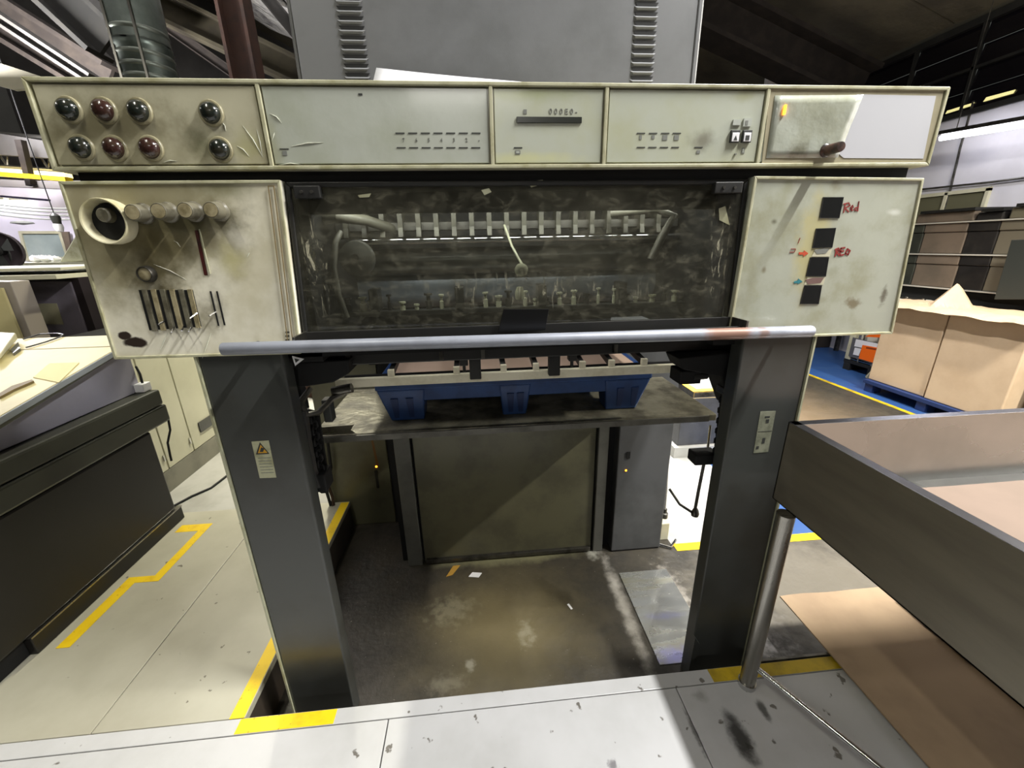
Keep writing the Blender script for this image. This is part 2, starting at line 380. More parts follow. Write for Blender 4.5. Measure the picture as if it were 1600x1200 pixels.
tag(tb.build('floor_tape', M['yellow']), 'stepped yellow tape outline around the foot of the dark console cabinet', 'tape', 'yellow floor tapes')
# silver sheet and litter on the pit floor
msh = mat('silver_sheet', (176, 178, 176), .16, .75, (150, 148, 132), 3, .4, .7, .4, stretch=(1, 4, 1), blobs=[((.85, 1.26, -.2), (.25, .07, .2), (150, 150, 196), .9, .3), ((.85, 1.47, -.2), (.15, .03, .2), (170, 172, 205), .8, .3)])  # lavender blobs paint specular highlights onto the sheet
tag(MB().box(.725, 1.0, 1.232, 1.765, -.2, -.196).build('metal_sheet', msh, bevel=.001), 'long silver metal sheet lying on the pit floor left of the right column', 'metal sheet')
def scrap(px, name, label, m, cat):
    return tag(MB().prism([PZ(x, y, -.197) for x, y in px], (0, 0, -.002)).build(name, m), label, cat)
scrap([(697, 901), (708, 884), (719, 883), (707, 898)], 'tape_scrap', 'tan scrap of tape on the pit floor below the dark rear door', mat('tan_tape', (178, 138, 60), .5), 'tape scrap')
scrap([(732, 901), (738, 894), (753, 895), (748, 902)], 'paper_scrap', 'white crumpled paper scrap on the pit floor near the rear door', M['white'], 'paper scrap')
scrap([(886, 944), (889, 943), (895, 951), (892, 952)], 'paper_scrap', 'tiny white paper strip in the middle of the pit floor', M['white'], 'paper scrap')

# ================================================================== THE PRESS
PF = 1.15
press = empty('printing_press', (.145, 1.6, -.2), 'large cream and charcoal printing press delivery with knobs, dark window and two columns', 'printing press')
mcl = mat('grimy_cream_left', (186, 182, 158), .36, 0, (162, 156, 126), 5, .36, .7, coat=.35, bump=.12, bscale=16, bdist=.006,
          blobs=[((-.80, PF, 1.84), (.28, .2, .11), (112, 105, 78), .85, .45, 0, 12), ((-.62, PF, 1.79), (.06, .2, .05), (92, 92, 62), .7, .4), ((-.52, PF, 1.79), (.05, .2, .05), (172, 170, 120), .5, .3)])
mpanl = mat('grimy_cream_panel', (240, 236, 218), .36, 0, (214, 208, 182), 5, .4, .72, coat=.35, bump=.12, bscale=14, bdist=.006,
          blobs=[((-.84, PF, 1.62), (.36, .2, .26), (138, 130, 96), .85, .35, .35, 7), ((-.60, PF, 1.70), (.14, .2, .04), (120, 118, 82), .7, .4, 0, 10), ((-.80, PF, 1.60), (.24, .2, .10), (98, 90, 58), .92, .4, 0, 12), ((-.82, PF, 1.50), (.10, .2, .12), (86, 78, 50), .9, .45, 0, 14), ((-.76, PF, 1.40), (.11, .2, .09), (104, 96, 70), .85, .4, 0, 14),
                 ((-.70, PF, 1.625), (.20, .2, .05), (70, 66, 42), .85, .35), ((-.62, PF, 1.53), (.06, .2, .06), (190, 184, 120), .5, .3),
                 ((-.935, PF, 1.345), (.02, .2, .012), (52, 42, 36), 1., .25, .7), ((-.912, PF, 1.325), (.034, .2, .016), (52, 42, 36), 1., .2, .7)])
mpanr = mat('cream_panel_with_film', (174, 177, 162), .34, 0, (154, 154, 130), 9, .42, .75, coat=.35, bump=.14, bscale=13, bdist=.006,
          blobs=[((.97, PF, 1.53), (.07, .2, .20), (190, 178, 112), .6, .25, .3), ((1.14, PF, 1.365), (.035, .2, .022), (120, 110, 84), .9, .45, .2, 45), ((1.235, PF, 1.38), (.014, .2, .04), (96, 90, 74), .9, .45, .2, 45),
                 ((.84, PF, 1.60), (.014, .2, .01), (100, 98, 78), .9), ((1.05, PF, 1.46), (.03, .2, .02), (142, 142, 116), .4, .4, .2, 50), ((1.04, PF, 1.38), (.03, .2, .015), (140, 138, 112), .45, .4, .2, 50), ((.80, PF, 1.38), (.02, .2, .10), (150, 148, 122), .4, .4), ((1.2, PF, 1.62), (.03, .2, .012), (214, 216, 206), .8, .3), ((.835, PF, 1.47), (.01, .2, .014), (120, 110, 84), .8), ((.86, PF, 1.69), (.03, .2, .12), (150, 150, 122), .6, .4), ((1.0, PF, 1.70), (.03, .2, .04), (130, 124, 96), .7, .4)])
mfas = mat('pale_grey_fascia', (180, 184, 176), .36, 0, (168, 172, 158), 4, coat=.3, bump=.05, bscale=12, bdist=.005)
mfas2 = mat('pale_grey_fascia_film', (178, 182, 172), .36, 0, (164, 168, 152), 4, coat=.4, bump=.12, bscale=18, bdist=.006,
            blobs=[((-.47, PF, 1.78), (.03, .2, .1), (150, 150, 118), .6, .3)])
mfas3 = mat('pale_fascia_yellowed', (182, 186, 172), .36, 0, (176, 178, 150), 4, coat=.3, blobs=[((.14, PF, 1.905), (.2, .2, .03), (164, 170, 128), .7, .2), ((.14, PF, 1.76), (.2, .2, .02), (200, 200, 150), .7, .2),
            ((.60, PF, 1.80), (.05, .2, .035), (110, 106, 92), .75, .35), ((.70, PF, 1.90), (.05, .2, .02), (160, 160, 120), .6, .3)])
mrim = mat('cream_rim', (182, 180, 152), .4, 0, (150, 146, 112), 14, .42, .7)

# --- console along the top
X0, X1, Z0, Z1 = -.970, 1.264, 1.737, 1.923
con = MB().box(X0, X1, PF+.012, PF+.32, Z0, Z1).build('console_housing', mcl, press, bevel=.003)
MB().frame([(X0, PF, Z1), (X1, PF, Z1), (X1, PF, Z0), (X0, PF, Z0)], .009, .014).build('console_rim', mrim, con, bevel=.002)
xs = [X0+.011]+[PY(px, 195, PF).x for px in (412, 768, 946.5, 1194)]+[X1-.011]
for x in xs[1:-1]: MB().box(x-.0045, x+.0045, PF+.001, PF+.014, Z0+.008, Z1-.008).build('divider', mrim, con, bevel=.0015)
for i, m in enumerate((mcl, mfas2, mfas3, mfas3, mfas)):
    a = .002+(.004 if i else 0); b_ = .002+(.004 if i < 4 else 0)
    MB().box(xs[i]+a+.002, xs[i+1]-b_-.002, PF+.005, PF+.013, Z0+.013, Z1-.013).build('fascia_panel', m, con, bevel=.001)
FA = PF+.0047
mbez = mat('grubby_bezel', (150, 144, 116), .35, 0, (112, 106, 80), 30)
mlens = [mat('dark_green_lens', (24, 30, 26), .2, 0, (44, 42, 32), 60, coat=.5), mat('dark_red_lens', (50, 28, 25), .2, 0, (58, 44, 34), 60, coat=.5)]
for i, (x, y) in enumerate(((100, 172), (155, 173), (210, 174), (322, 177), (120, 231), (172, 232), (228, 232), (337, 234))):
    p = PY(x, y, FA); p.x += .012
    MB().lathe(p, (0, -1, 0), [(.028, 0), (.028, .002), (.026, .0045), (.0225, .005), (.022, .002)]).build('lamp_bezel', mbez, con, smooth=True)
    MB().lathe(p, (0, -1, 0), [(.022, .001), (.022, .006), (.0195, .014), (.013, .019), (.0055, .0215), (0, .022)]).build('lamp_lens', mlens[1 if i in (1, 5, 6) else 0], con, smooth=True)
def mark(pxs, m, parent, name='printed_mark', d=.0006, Y=FA):
    b = MB()
    for x0, y0, x1, y1 in pxs:
        p, q = PY(x0, y1, Y), PY(x1, y0, Y); b.box(p.x, q.x, Y-d, Y, p.z, q.z)
    o = b.build(name, m, parent)
    if len(pxs) > 1: o['kind'] = 'stuff'
    return o
mark([(630+19.8*k-12, 207.2, 630+19.8*k+2, 209) for k in range(7)]+[(632+19.4*k-12, 230, 632+19.4*k+2, 231.6) for k in range(7)], M['ink'], con)
for k, ch in enumerate('765432-'):
    p = PY(631+19.6*k, 219, FA); text_ob(ch, .012, p, (1, 0, 0), (0, 0, 1), M['inkgrey'], 'printed_number', con)
mark([(437, 232, 451, 233.5), (803, 230, 816, 231.8), (995, 207.5, 1008, 209), (1014, 207.5, 1027, 209), (1033, 207.5, 1046, 209), (1051, 207.5, 1064, 209),
      (995, 229.5, 1008, 231), (1013, 229.5, 1026, 231), (1031, 229.5, 1044, 231), (1049, 229.5, 1061, 231), (1085, 229.5, 1098, 231), (1350, 164, 1362, 165.5)], M['ink'], con)
mark([(999, 211, 1003, 218), (1018, 211, 1023, 217), (1035, 211, 1043, 219), (1053, 211, 1061, 219), (805, 235, 813, 241), (442, 236, 448, 243), (1088, 235, 1094, 240), (1158, 231, 1164, 240), (818, 171, 823, 178)], M['inkgrey'], con)
mark([(1159.5, 232.5, 1162.5, 238.5), (806.5, 236.5, 811.5, 239.5)], mfas, con, d=.0009)
mark([(560, 146, 566, 149)], M['ink'], con)
p = PY(880, 174.5, FA); text_ob('0 0 0 E 0 -', .017, p, (1, 0, 0), (0, 0, 1), M['inkgrey'], 'printed_scale', con)
a, b_ = PY(807, 192.5, FA), PY(909, 183, FA)
MB().box(a.x, b_.x, FA-.003, FA, a.z, b_.z).build('counter_slot', mat('counter_glass', (52, 54, 50), .2), con, bevel=.001)
for i, (x0, y0, x1, y1) in enumerate(((1138.5, 204, 1155.5, 223.5), (1157, 204, 1174, 223.5))):
    a, b_ = PY(x0, y1, FA), PY(x1, y0, FA)
    bt = MB().box(a.x, b_.x, FA-.006, FA, a.z, b_.z).build('push_button', M['ink'], con, bevel=.001)
    dx = .003
    MB().box(a.x+dx, b_.x-dx, FA-.0075, FA-.006, a.z+.002, b_.z-.006).build('button_cap', M['white'], bt, bevel=.0008)
    cx, cz = (a.x+b_.x)/2, a.z+.010
    if i == 0: MB().prism([(cx-.005, FA-.0076, cz-.005), (cx+.005, FA-.0076, cz-.005), (cx, FA-.0076, cz+.006)], (0, -.0006, 0)).build('symbol', M['ink'], bt)
    else: MB().box(cx-.005, cx+.005, FA-.0082, FA-.0076, cz-.005, cz+.006).build('symbol', M['ink'], bt)
mark([(1160, 185, 1174, 198), (1144, 187, 1157, 196)], mfas, con, name='small_key', d=.003)
mark([(1163, 189, 1168, 196), (1147, 240, 1150, 242)], M['inkgrey'], con, d=.0035)
# right-hand fascia: glossy film half peeled off a plain white insert
q = [PY(*v, FA) for v in ((1203, 140), (1474, 142), (1449, 257), (1190, 256))]
MB().prism(q, (0, -.0012, 0)).build('insert_border', mat('beige_border', (162, 154, 128), .5, 0, (146, 140, 112), 9), con)
q = [PY(*v, FA-.0012) for v in ((1338, 147.5), (1462, 150), (1442, 248), (1318, 247), (1300, 232), (1325, 200))]
MB().prism(q, (0, -.001, 0)).build('insert_sheet', mat('plain_grey_insert', (184, 185, 190), .6), con)
mfilm = mat('glossy_plastic_film', (176, 180, 168), .12, 0, (156, 158, 140), 9, coat=1., bump=.25, bscale=14, bdist=.01,
            blobs=[(tuple(PY(1245, 238, FA)), (.04, .2, .03), (92, 88, 66), .8, .4), (tuple(PY(1285, 240, FA)), (.03, .2, .05), (74, 72, 50), .8, .4)])
def film(u, v):
    y = 149+v*98; x = (1211-v*14)+u*((1345-v*40)-(1209-v*14))
    p = PY(x, y, FA-.002); p.y -= .004*u*u+.003*noise.noise((u*5, v*5, 1))*u; return p
MB().grid(film, 12, 8).build('peeling_film', mfilm, con, smooth=True, solid=.0008)
mark([(1221.5, 165, 1226.5, 180)], M['glow_amber'], con, name='amber_light', d=.008)
p = PY(1288, 236, FA)
MB().lathe(p, (0, -1, 0), [(.017, 0), (.017, .008), (.013, .012), (.0125, .05), (.011, .054), (0, .0545)]).build('push_knob', mat('worn_black_knob', (44, 38, 35), .35, 0, (92, 64, 54), 40), con, smooth=True)
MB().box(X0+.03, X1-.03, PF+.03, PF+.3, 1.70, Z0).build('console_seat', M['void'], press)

# glints on creases of the left fascia film, painted as pale ridges
mcr = mat('pale_crease_glint', (214, 216, 200), .12, 0, coat=1.)
for x0, y0, x1, y1 in ((379, 196, 411, 246), (401, 202, 410, 244), (370, 228, 389, 244), (348, 192, 353, 205), (255, 254, 276, 252), (422, 178, 440, 192), (429, 207, 425, 220), (455, 229, 505, 223), (436, 258, 470, 257)):
    p, q = PY(x0, y0, FA), PY(x1, y1, FA); m_ = (p+q)/2+Vector((.002, -.001, .003))
    MB().tube([p, m_, q], [.0003, .0013, .0003], 6).build('crease_glint', mcr, con, smooth=True)

# --- left and right control panels
def slab(name, px, m, depth):
    q = [PY(*v, PF) for v in px]
    o = MB().prism([v+Vector((0, .004, 0)) for v in q], (0, depth, 0)).build(name, m, press, bevel=.002)
    MB().frame(q, .0075, .006).build('panel_rim', mrim, o, bevel=.0015)
    return o
lp = slab('left_panel', ((90, 283), (437, 281), (470, 553), (178, 562)), mpanl, .14)
rp = slab('right_panel', ((1180, 275), (1445, 278), (1395, 522), (1137, 531)), mpanr, .14)
a = [PY(*v, PF-.001) for v in ((418, 290), (428, 290), (459, 545), (450, 545))]
MB().frame(a, .002, .002).build('edge_slot', mat('brown_seam', (120, 104, 70), .6), lp)
FL = PF+.0035
mring = mat('ivory_ring', (214, 208, 178), .35, 0, (180, 172, 130), 12)
mkn = mat('grubby_grey_knob', (112, 108, 92), .35, 0, (72, 68, 54), 25)
mkf = mat('grubby_knob_cap', (158, 148, 118), .4, 0, (118, 108, 78), 40)
p = PY(181, 347, FL)
rg = MB().lathe(p, (0, -1, 0), [(.050, 0), (.052, .01), (.0515, .034), (.050, .037), (.047, .036), (.042, .012), (.040, .002)], 40).build('dial_ring', mring, lp, smooth=True)
MB().lathe(p, (0, -1, 0), [(0, .014), (.041, .014), (.041, .0)], 32).build('dial_well', M['void'], lp)
MB().lathe(p+Vector((.0, 0, .014)), (0, -1, 0), [(.017, .012), (.016, .030), (.013, .033), (0, .033)]).build('dial_knob', mkn, lp, smooth=True)
for i, (x, y) in enumerate(((226, 334), (265, 332), (305, 331), (344, 330))):
    p = PY(x, y, FL)
    k = MB().lathe(p, (0, -1, 0), [(.024, 0), (.024, .006), (.020, .010), (.019, .036), (.0175, .039), (.0165, .039), (.0165, .037), (0, .037)]).build('turn_knob', mkn, lp, smooth=True)
    MB().lathe(p, (0, -1, 0), [(.0162, .037), (.0155, .0395), (0, .040)]).build('knob_cap', mkf, k, smooth=True)
p = PY(232, 428, FL)
k = MB().lathe(p, (0, -1, 0), [(.021, 0), (.020, .012), (.018, .016), (.0165, .016), (.016, .012)]).build('small_knob', M['steel_dark'], lp, smooth=True)
MB().lathe(p, (0, -1, 0), [(.016, .012), (.013, .0135), (0, .014)]).build('knob_cap', mkf, k, smooth=True)
def strip_px(x0, y0, x1, y1, wd, m, parent, name, d=.0012, Y=FL):
    p, q = PY(x0, y0, Y), PY(x1, y1, Y); h = Vector((wd/2, 0, 0))
    return MB().prism([p-h, p+h, q+h, q-h], (0, -d, 0)).build(name, m, parent)
strip_px(307, 360, 322, 430, .008, mat('red_black_slot', (70, 20, 16), .5, 0, (20, 18, 16), 14), lp, 'gauge_slot')
strip_px(312, 358, 329, 428, .002, M['cream'], lp, 'slot_edge', .003)
for i, x in enumerate((219, 233, 247, 262, 276, 290, 300, 329, 339)):
    y0 = 453 if i < 7 else 455
    strip_px(x, y0, x+17-i*.6, 516-i, .0065 if i < 6 else .004, M['void'], lp, 'lever_slot')
    if i < 6:
        strip_px(x+7, y0-1, x+24-i*.6, 517-i, .011, mkf if i % 2 else mkn, lp, 'slot_cover', .004)
for x0, y0, x1, y1 in ((240, 413, 291, 437), (271, 376, 282, 386), (390, 395, 386, 402), (250, 548, 262, 520), (316, 560, 330, 520)):
    p, q = PY(x0, y0, FL), PY(x1, y1, FL); MB().tube([p, (p+q)/2+Vector((.002, -.001, .003)), q], [.0003, .0012, .0003], 6).build('crease_glint', mcr, lp, smooth=True)  # pale streaks paint the glints on the panel film
for x, y, dx, dy in ((257, 501, -9, 6), (272, 511, -4, 8), (287, 510, -3, 7), (299, 511, -4, 7), (308, 489, -11, 8), (337, 487, -10, 7)):
    a, b_ = PY(x, y, FL-.002), PY(x+dx, y+dy, FL-.022)
    MB().tube([a, b_], .0022, 8).build('lever_tip', M['chrome'], lp, smooth=True)
mark([(446, 518, 452, 520), (446, 524, 452, 526), (446, 530, 452, 532)], M['ink'], lp, Y=FL)

# right panel: four dark square windows and the marker writing
FR = PF+.0035
mdkw = mat('black_window', (12, 14, 12), .25)
for px in (((1286, 308), (1318, 308), (1311, 341), (1280, 341)), ((1275, 357), (1306, 356), (1300, 387), (1269, 388)), ((1266, 402), (1295, 402), (1290, 432), (1259, 432)), ((1257, 446), (1284, 446), (1279, 475), (1250, 475))):
    q = [PY(*v, FR) for v in px]
    o = MB().prism(q, (0, -.0012, 0)).build('square_window', mdkw, rp)
    MB().frame([v+Vector((0, -.0015, 0)) for v in q], .0015, .0025).build('window_rim', M['black'], o)
for px, m in ((((1272, 391), (1276, 397), (1290, 396), (1296, 389), (1286, 388)), 'inkgrey'), (((1258, 437), (1262, 444), (1282, 442), (1287, 434), (1270, 434)), None)):
    MB().prism([PY(*v, FR) for v in px], (0, -.001, 0)).build('smudged_label', M[m] if m else mat('brown_label', (112, 86, 80), .6), rp)
for px in ((1268, 389, 1300, 401), (1256, 433, 1290, 445)):
    q = [PY(px[0]+6, px[1], FR+.0002), PY(px[2], px[1], FR+.0002), PY(px[2]-4, px[3], FR+.0002), PY(px[0], px[3], FR+.0002)]
    MB().prism(q, (0, -.0006, 0)).build('label_strip', M['cream_clean'], rp)
def scrawl(lines, m, name, wd=.0032):
    b = MB()
    for ln in lines:
        P = [PY(*v, FR) for v in ln]
        for p, q in zip(P, P[1:]):
            t = (q-p).normalized(); n = Vector((-t.z, 0, t.x))*wd/2; p = p-t*wd*.3; q = q+t*wd*.3
            b.prism([p+n, q+n, q-n, p-n], (0, -.0006, 0))
    return b.build(name, m, rp)
scrawl([[(1321, 318), (1318, 332)], [(1318, 319), (1326, 317), (1328, 321), (1320, 325), (1326, 331)], [(1329, 327), (1333, 324), (1332, 321), (1329, 324), (1330, 329), (1333, 328)],
        [(1340, 324), (1336, 325), (1336, 329), (1340, 328), (1342, 315), (1340, 330)]], M['red'], 'handwriting')
scrawl([[(1307, 389), (1305, 400)], [(1305, 390), (1310, 388), (1311, 392), (1307, 394), (1311, 399)], [(1320, 387), (1314, 388), (1312, 399), (1318, 398)], [(1313, 393), (1318, 392)],
        [(1324, 389), (1321, 396), (1325, 398), (1328, 392), (1324, 389)]], M['red'], 'handwriting', .0045)
scrawl([[(1250, 372), (1247, 380)], [(1243, 389), (1236, 389)], [(1243, 390), (1241, 394), (1234, 394)]], M['red'], 'handwriting', .002)
MB().prism([PY(*v, FR) for v in ((1248, 394), (1256, 394), (1256, 391), (1263, 396), (1255, 401), (1255, 398), (1248, 398))], (0, -.0006, 0)).build('drawn_arrow', mat('red_arrow', (190, 72, 40), .6), rp)
MB().prism([PY(*v, FR) for v in ((1240, 440), (1247, 438), (1247, 435), (1254, 440), (1246, 444), (1246, 442), (1241, 443))], (0, -.0006, 0)).build('drawn_arrow', M['teal'], rp)

# --- window between the panels, with rollers behind
NG = NT('smeared_guard_glass'); N = NG
tr = N.n.new('ShaderNodeBsdfTransparent'); tr.inputs[0].default_value = (.80, .82, .80, 1)
gl = N.n.new('ShaderNodeBsdfGlossy'); gl.inputs['Roughness'].default_value = .04
fres = N.n.new('ShaderNodeFresnel'); fres.inputs[0].default_value = 1.45
m1 = N.n.new('ShaderNodeMixShader'); N.link(fres.outputs[0], m1.inputs[0]); N.link(tr.outputs[0], m1.inputs[1]); N.link(gl.outputs[0], m1.inputs[2])
df = N.n.new('ShaderNodeBsdfDiffuse'); df.inputs[0].default_value = (*lin((176, 172, 150)), 1)
sm = N.math('ADD', N.ramp(N.noise(22, 9, .72, (1, 1, 1.8), dist=.6), .45, .8, .0, .22), N.ramp(N.noise(3, 4, .6), .35, .75, .03, .10))
streak = N.ramp(N.noise(30, 6, .7, (2.4, 1, .5), dist=1.), .56, .64)
def side(c, r): return N.ramp(N.blob(c, r, .2, 9), .25, 1., 1., 0.)
sides = N.math('MAXIMUM', side((-.42, 1.17, 1.52), (.05, .3, .16)), N.math('MAXIMUM', side((.70, 1.17, 1.52), (.07, .3, .19)), N.math('MULTIPLY', side((.12, 1.17, 1.43), (.5, .3, .07)), .5)))
fac = N.math('ADD', sm, N.math('MULTIPLY', N.math('MULTIPLY', streak, sides), .8))
m2 = N.n.new('ShaderNodeMixShader'); N.link(fac, m2.inputs[0]); N.link(m1.outputs[0], m2.inputs[1]); N.link(df.outputs[0], m2.inputs[2])
N.link(m2.outputs[0], N.out.inputs['Surface'])
wq = [PY(*v, 1.165) for v in ((444, 284), (1170, 280), (1143, 503), (474, 527))]
gw = MB().frame(wq, .012, .03).build('window_guard', M['black'], press, bevel=.003)
MB().prism([PY(*v, 1.17) for v in ((448, 288), (1166, 284), (1140, 499), (478, 522))], (0, .004, 0)).build('guard_glass', N.m, gw)
for px in ((464, 291, 501, 311), (1112, 285, 1157, 303)):
    a, b_ = PY(px[0], px[3], 1.164), PY(px[2], px[1], 1.164)
    hb = MB().box(a.x, b_.x, 1.150, 1.168, a.z, b_.z).build('hinge_block', M['black'], gw, bevel=.002)
    for t in (.3, .7):
        x = a.x+(b_.x-a.x)*t; MB().cyl((x, 1.146, (a.z+b_.z)/2), (x, 1.151, (a.z+b_.z)/2), .004).build('bolt', M['steel_dark'], hb)
for px in (((752, 297), (764, 294), (768, 300), (757, 305)), ((823, 284), (848, 281), (850, 287), (830, 293)), ((1123, 326), (1133, 322), (1140, 352), (1124, 344)), ((559, 305), (580, 302), (577, 308), (562, 309))):
    MB().prism([PY(*v, 1.1697) for v in px], (0, -.0006, 0)).build('sticker_remnant', M['cream'], gw)
# black casing all round the inside
ci = MB().box(-.53, .83, 2.0, 2.04, 1.2, 1.73).box(-.53, .83, 1.2, 2.0, 1.712, 1.735).box(-.53, .83, 1.40, 1.62, 1.715, 1.725)
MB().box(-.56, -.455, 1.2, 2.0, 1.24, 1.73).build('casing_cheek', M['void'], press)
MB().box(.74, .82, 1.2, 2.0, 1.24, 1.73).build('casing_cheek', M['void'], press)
ci.build('inner_casing', mat('grey_green_casing', (40, 40, 36), .5, 0, (30, 30, 27), 6), press)
# fill light added inside the delivery, with an added screen hiding it
MB().box(-.46, .74, 1.29, 1.30, 1.645, 1.712).box(-.46, .74, 1.30, 1.36, 1.70, 1.712).build('fill_screen', M['black'], press)
area('delivery_fill', (.14, 1.335, 1.685), 1.1, .03, 3.0, (1, .99, .95), aim=(.14, 1.62, 1.2))
mrol = mat('dark_roller', (96, 96, 90), .3, .5, (66, 66, 60), 8)
MB().cyl((-.49, 1.66, 1.50), (.775, 1.66, 1.50), .05, 28).build('roller', mrol, press, smooth=True)
MB().cyl((-.49, 1.75, 1.40), (.775, 1.75, 1.40), .085, 28).build('roller', mat('grey_blue_roller', (110, 116, 122), .35, .4, (84, 86, 86), 5), press, smooth=True)
MB().cyl((-.49, 1.50, 1.575), (.775, 1.50, 1.575), .012, 14).build('drive_shaft', M['chrome'], press, smooth=True)
gb = MB().box(-.45, .72, 1.48, 1.53, 1.605, 1.632).build('gripper_bar', M['steel_dark'], press, bevel=.002)
mgf = mat('grimy_gripper', (84, 82, 70), .45, .2, (52, 50, 42), 20)
for k in range(19):
    x = -.42+k*.0585
    gf = MB().box(x, x+.016, 1.46, 1.52, 1.60, 1.66).hexa([(x, 1.452, 1.585), (x+.016, 1.452, 1.585), (x+.016, 1.462, 1.622), (x, 1.462, 1.622)], [(x, 1.46, 1.585), (x+.016, 1.46, 1.585), (x+.016, 1.47, 1.622), (x, 1.47, 1.622)])
    gf.build('gripper_finger', mgf, gb, bevel=.001)
sb = MB().box(-.45, .74, 1.40, 1.44, 1.335, 1.352).build('suction_bar', M['steel_dark'], press, bevel=.002)
rr = random.Random(5)
for k in range(26):
    x = -.43+k*.0455+rr.uniform(-.008, .008); h = rr.uniform(.012, .05); r = rr.uniform(.006, .012)
    MB().lathe((x, 1.42, 1.352), (0, 0, 1), [(r, 0), (r, h*.6), (r*.6, h*.62), (r*.6, h), (r*1.3, h), (r*1.3, h+.006), (0, h+.006)], 10).build('suction_nozzle', M['cream'] if k % 3 else M['steel_dark'], sb, smooth=True)
for k in range(4):
    x = -.35+k*.28; MB().box(x, x+.03, 1.39, 1.45, 1.352, 1.425).build('bracket_block', M['steel_dark'], sb, bevel=.003)
mh = mat('grey_hose', (84, 82, 70), .55)
MB().tube([(-.40, 1.30, 1.35), (-.415, 1.30, 1.42), (-.42, 1.31, 1.50), (-.41, 1.33, 1.57), (-.40, 1.36, 1.60)], .009, 10).build('air_hose', mh, press, smooth=True)
MB().tube([(-.455, 1.4, 1.64), (-.40, 1.35, 1.642), (-.33, 1.4, 1.635), (-.26, 1.5, 1.61)], .016, 10).build('air_hose', mh, press, smooth=True)
MB().tube([(.45, 1.4, 1.645), (.58, 1.35, 1.652), (.63, 1.33, 1.63), (.60, 1.33, 1.57), (.57, 1.33, 1.50)], .013, 10).build('air_hose', mh, press, smooth=True)
MB().lathe((-.36, 1.38, 1.52), (0, -1, .1), [(.012, 0), (.05, 0), (.055, .02), (.05, .04), (.03, .045), (.012, .05)]).build('sprocket', mrol, press, smooth=True)
MB().tube([PY(788, 352, 1.45), PY(800, 385, 1.40), PY(815, 412, 1.36)], .004, 6).build('ink_wire', M['cream'], press)
MB().lathe(PY(814, 420, 1.36), (0, -1, -.3), [(0, 0), (.02, .004), (.022, .012), (.012, .02), (0, .02)]).build('feeler_disc', M['cream'], press, smooth=True)
MB().lathe(PY(812, 458, 1.36), (0, 0, 1), [(.014, -.02), (.016, 0), (.010, .02), (0, .02)]).build('feeler_cup', M['cream'], press, smooth=True)

# --- trough and tab under the window, grab bar
tg = MB().box(-.475, .765, 1.105, 1.16, 1.298, 1.304).box(-.475, .765, 1.155, 1.165, 1.298, 1.336).box(-.475, .765, 1.10, 1.106, 1.298, 1.318)
tr_ = tg.build('wash_trough', M['black'], press, bevel=.001)
for x in (-.478, .757):
    MB().box(x, x+.007, 1.08, 1.165, 1.300, 1.338).build('trough_end', M['steel'], tr_, bevel=.001)
q = [PY(*v, 1.14) for v in ((787, 483), (858, 483), (852, 516), (778, 520))]
MB().prism(q, (0, .004, 0)).build('black_tab', mat('black_tab_steel', (16, 16, 17), .3), press, bevel=.001)
mbar = mat('worn_grey_bar', (148, 152, 164), .38, .15, (134, 138, 148), 8, bump=.05, blobs=[((.70, 1.08, 1.30), (.085, .3, .1), (134, 100, 84), .95, .2, .5, 30), ((.80, 1.08, 1.30), (.02, .3, .03), (120, 92, 80), .8, .3, .4, 40), ((.92, 1.08, 1.31), (.09, .3, .012), (200, 204, 220), .8, .3)])
a, b_ = PY(348, 545.5, 1.075), PY(1268, 517.5, 1.075); zz = (a.z+b_.z)/2
MB().lathe((a.x, 1.075, a.z), (b_.x-a.x, 0, b_.z-a.z), [(0, 0), (.0155, .0), (.0165, .003), (.0165, (b_-a).length-.003), (.0155, (b_-a).length), (0, (b_-a).length)], 28).build('grab_bar', mbar, press, smooth=True)
for x, z in ((-.60, a.z), (.93, b_.z)): MB().cyl((x, 1.075, z-.006), (x, 1.152, z-.006), .008).build('bar_bracket', M['steel_dark'], press)

# --- columns
mcol = M['charcoal']
def column(px, side):
    x0, x1 = px
    o = MB().box(x0, x1, PF+.01, PF+.07, -.2, 1.30).build('column', mcol, press, bevel=.006, seg=3)
    e = x0-.006 if side < 0 else x1
    MB().box(e, e+.006, PF+.004, PF+.09, -.17, 1.28).build('edge_trim', M['cream'], o)
    return o
cl_ = column((-.772, -.55), -1)
cr_ = column((.812, 1.043), 1)
MB().prism([(.80, PF-.006, -.2), (.81, PF-.006, -.2), (.83, PF-.006, .02), (.806, PF-.006, .06)], (0, .014, 0)).build('foot_plate', M['charcoal'], cr_)
YC = PF+.0098
mlab = mat('aged_label', (176, 176, 146), .5, 0, (150, 150, 118), 40)
MB().prism([PY(*v, YC) for v in ((393, 690), (420, 688), (432, 746), (406, 747))], (0, -.0008, 0)).build('warning_label', mlab, cl_)
MB().prism([PY(*v, YC-.0008) for v in ((400, 710), (421, 709), (406, 691))], (0, -.0006, 0)).build('warning_triangle', M['ink'], cl_)
MB().prism([PY(*v, YC-.0014) for v in ((403, 708), (418, 707.5), (407, 695))], (0, -.0004, 0)).build('warning_triangle', mat('warning_amber', (196, 146, 24), .5), cl_)
MB().prism([PY(*v, YC-.0018) for v in ((406, 706), (411, 706), (413, 701), (408, 699))], (0, -.0004, 0)).build('warning_symbol', M['ink'], cl_)
b = MB()
for k in range(6):
    y = 716+k*4.6; x = 403+k*1.0
    p, q = PY(x, y, YC-.0008), PY(x+20, y-1, YC-.0008); h = Vector((0, 0, .0009)); b.prism([p-h, q-h, q+h, p+h], (0, -.0004, 0))
b.build('label_text', M['inkgrey'], cl_)
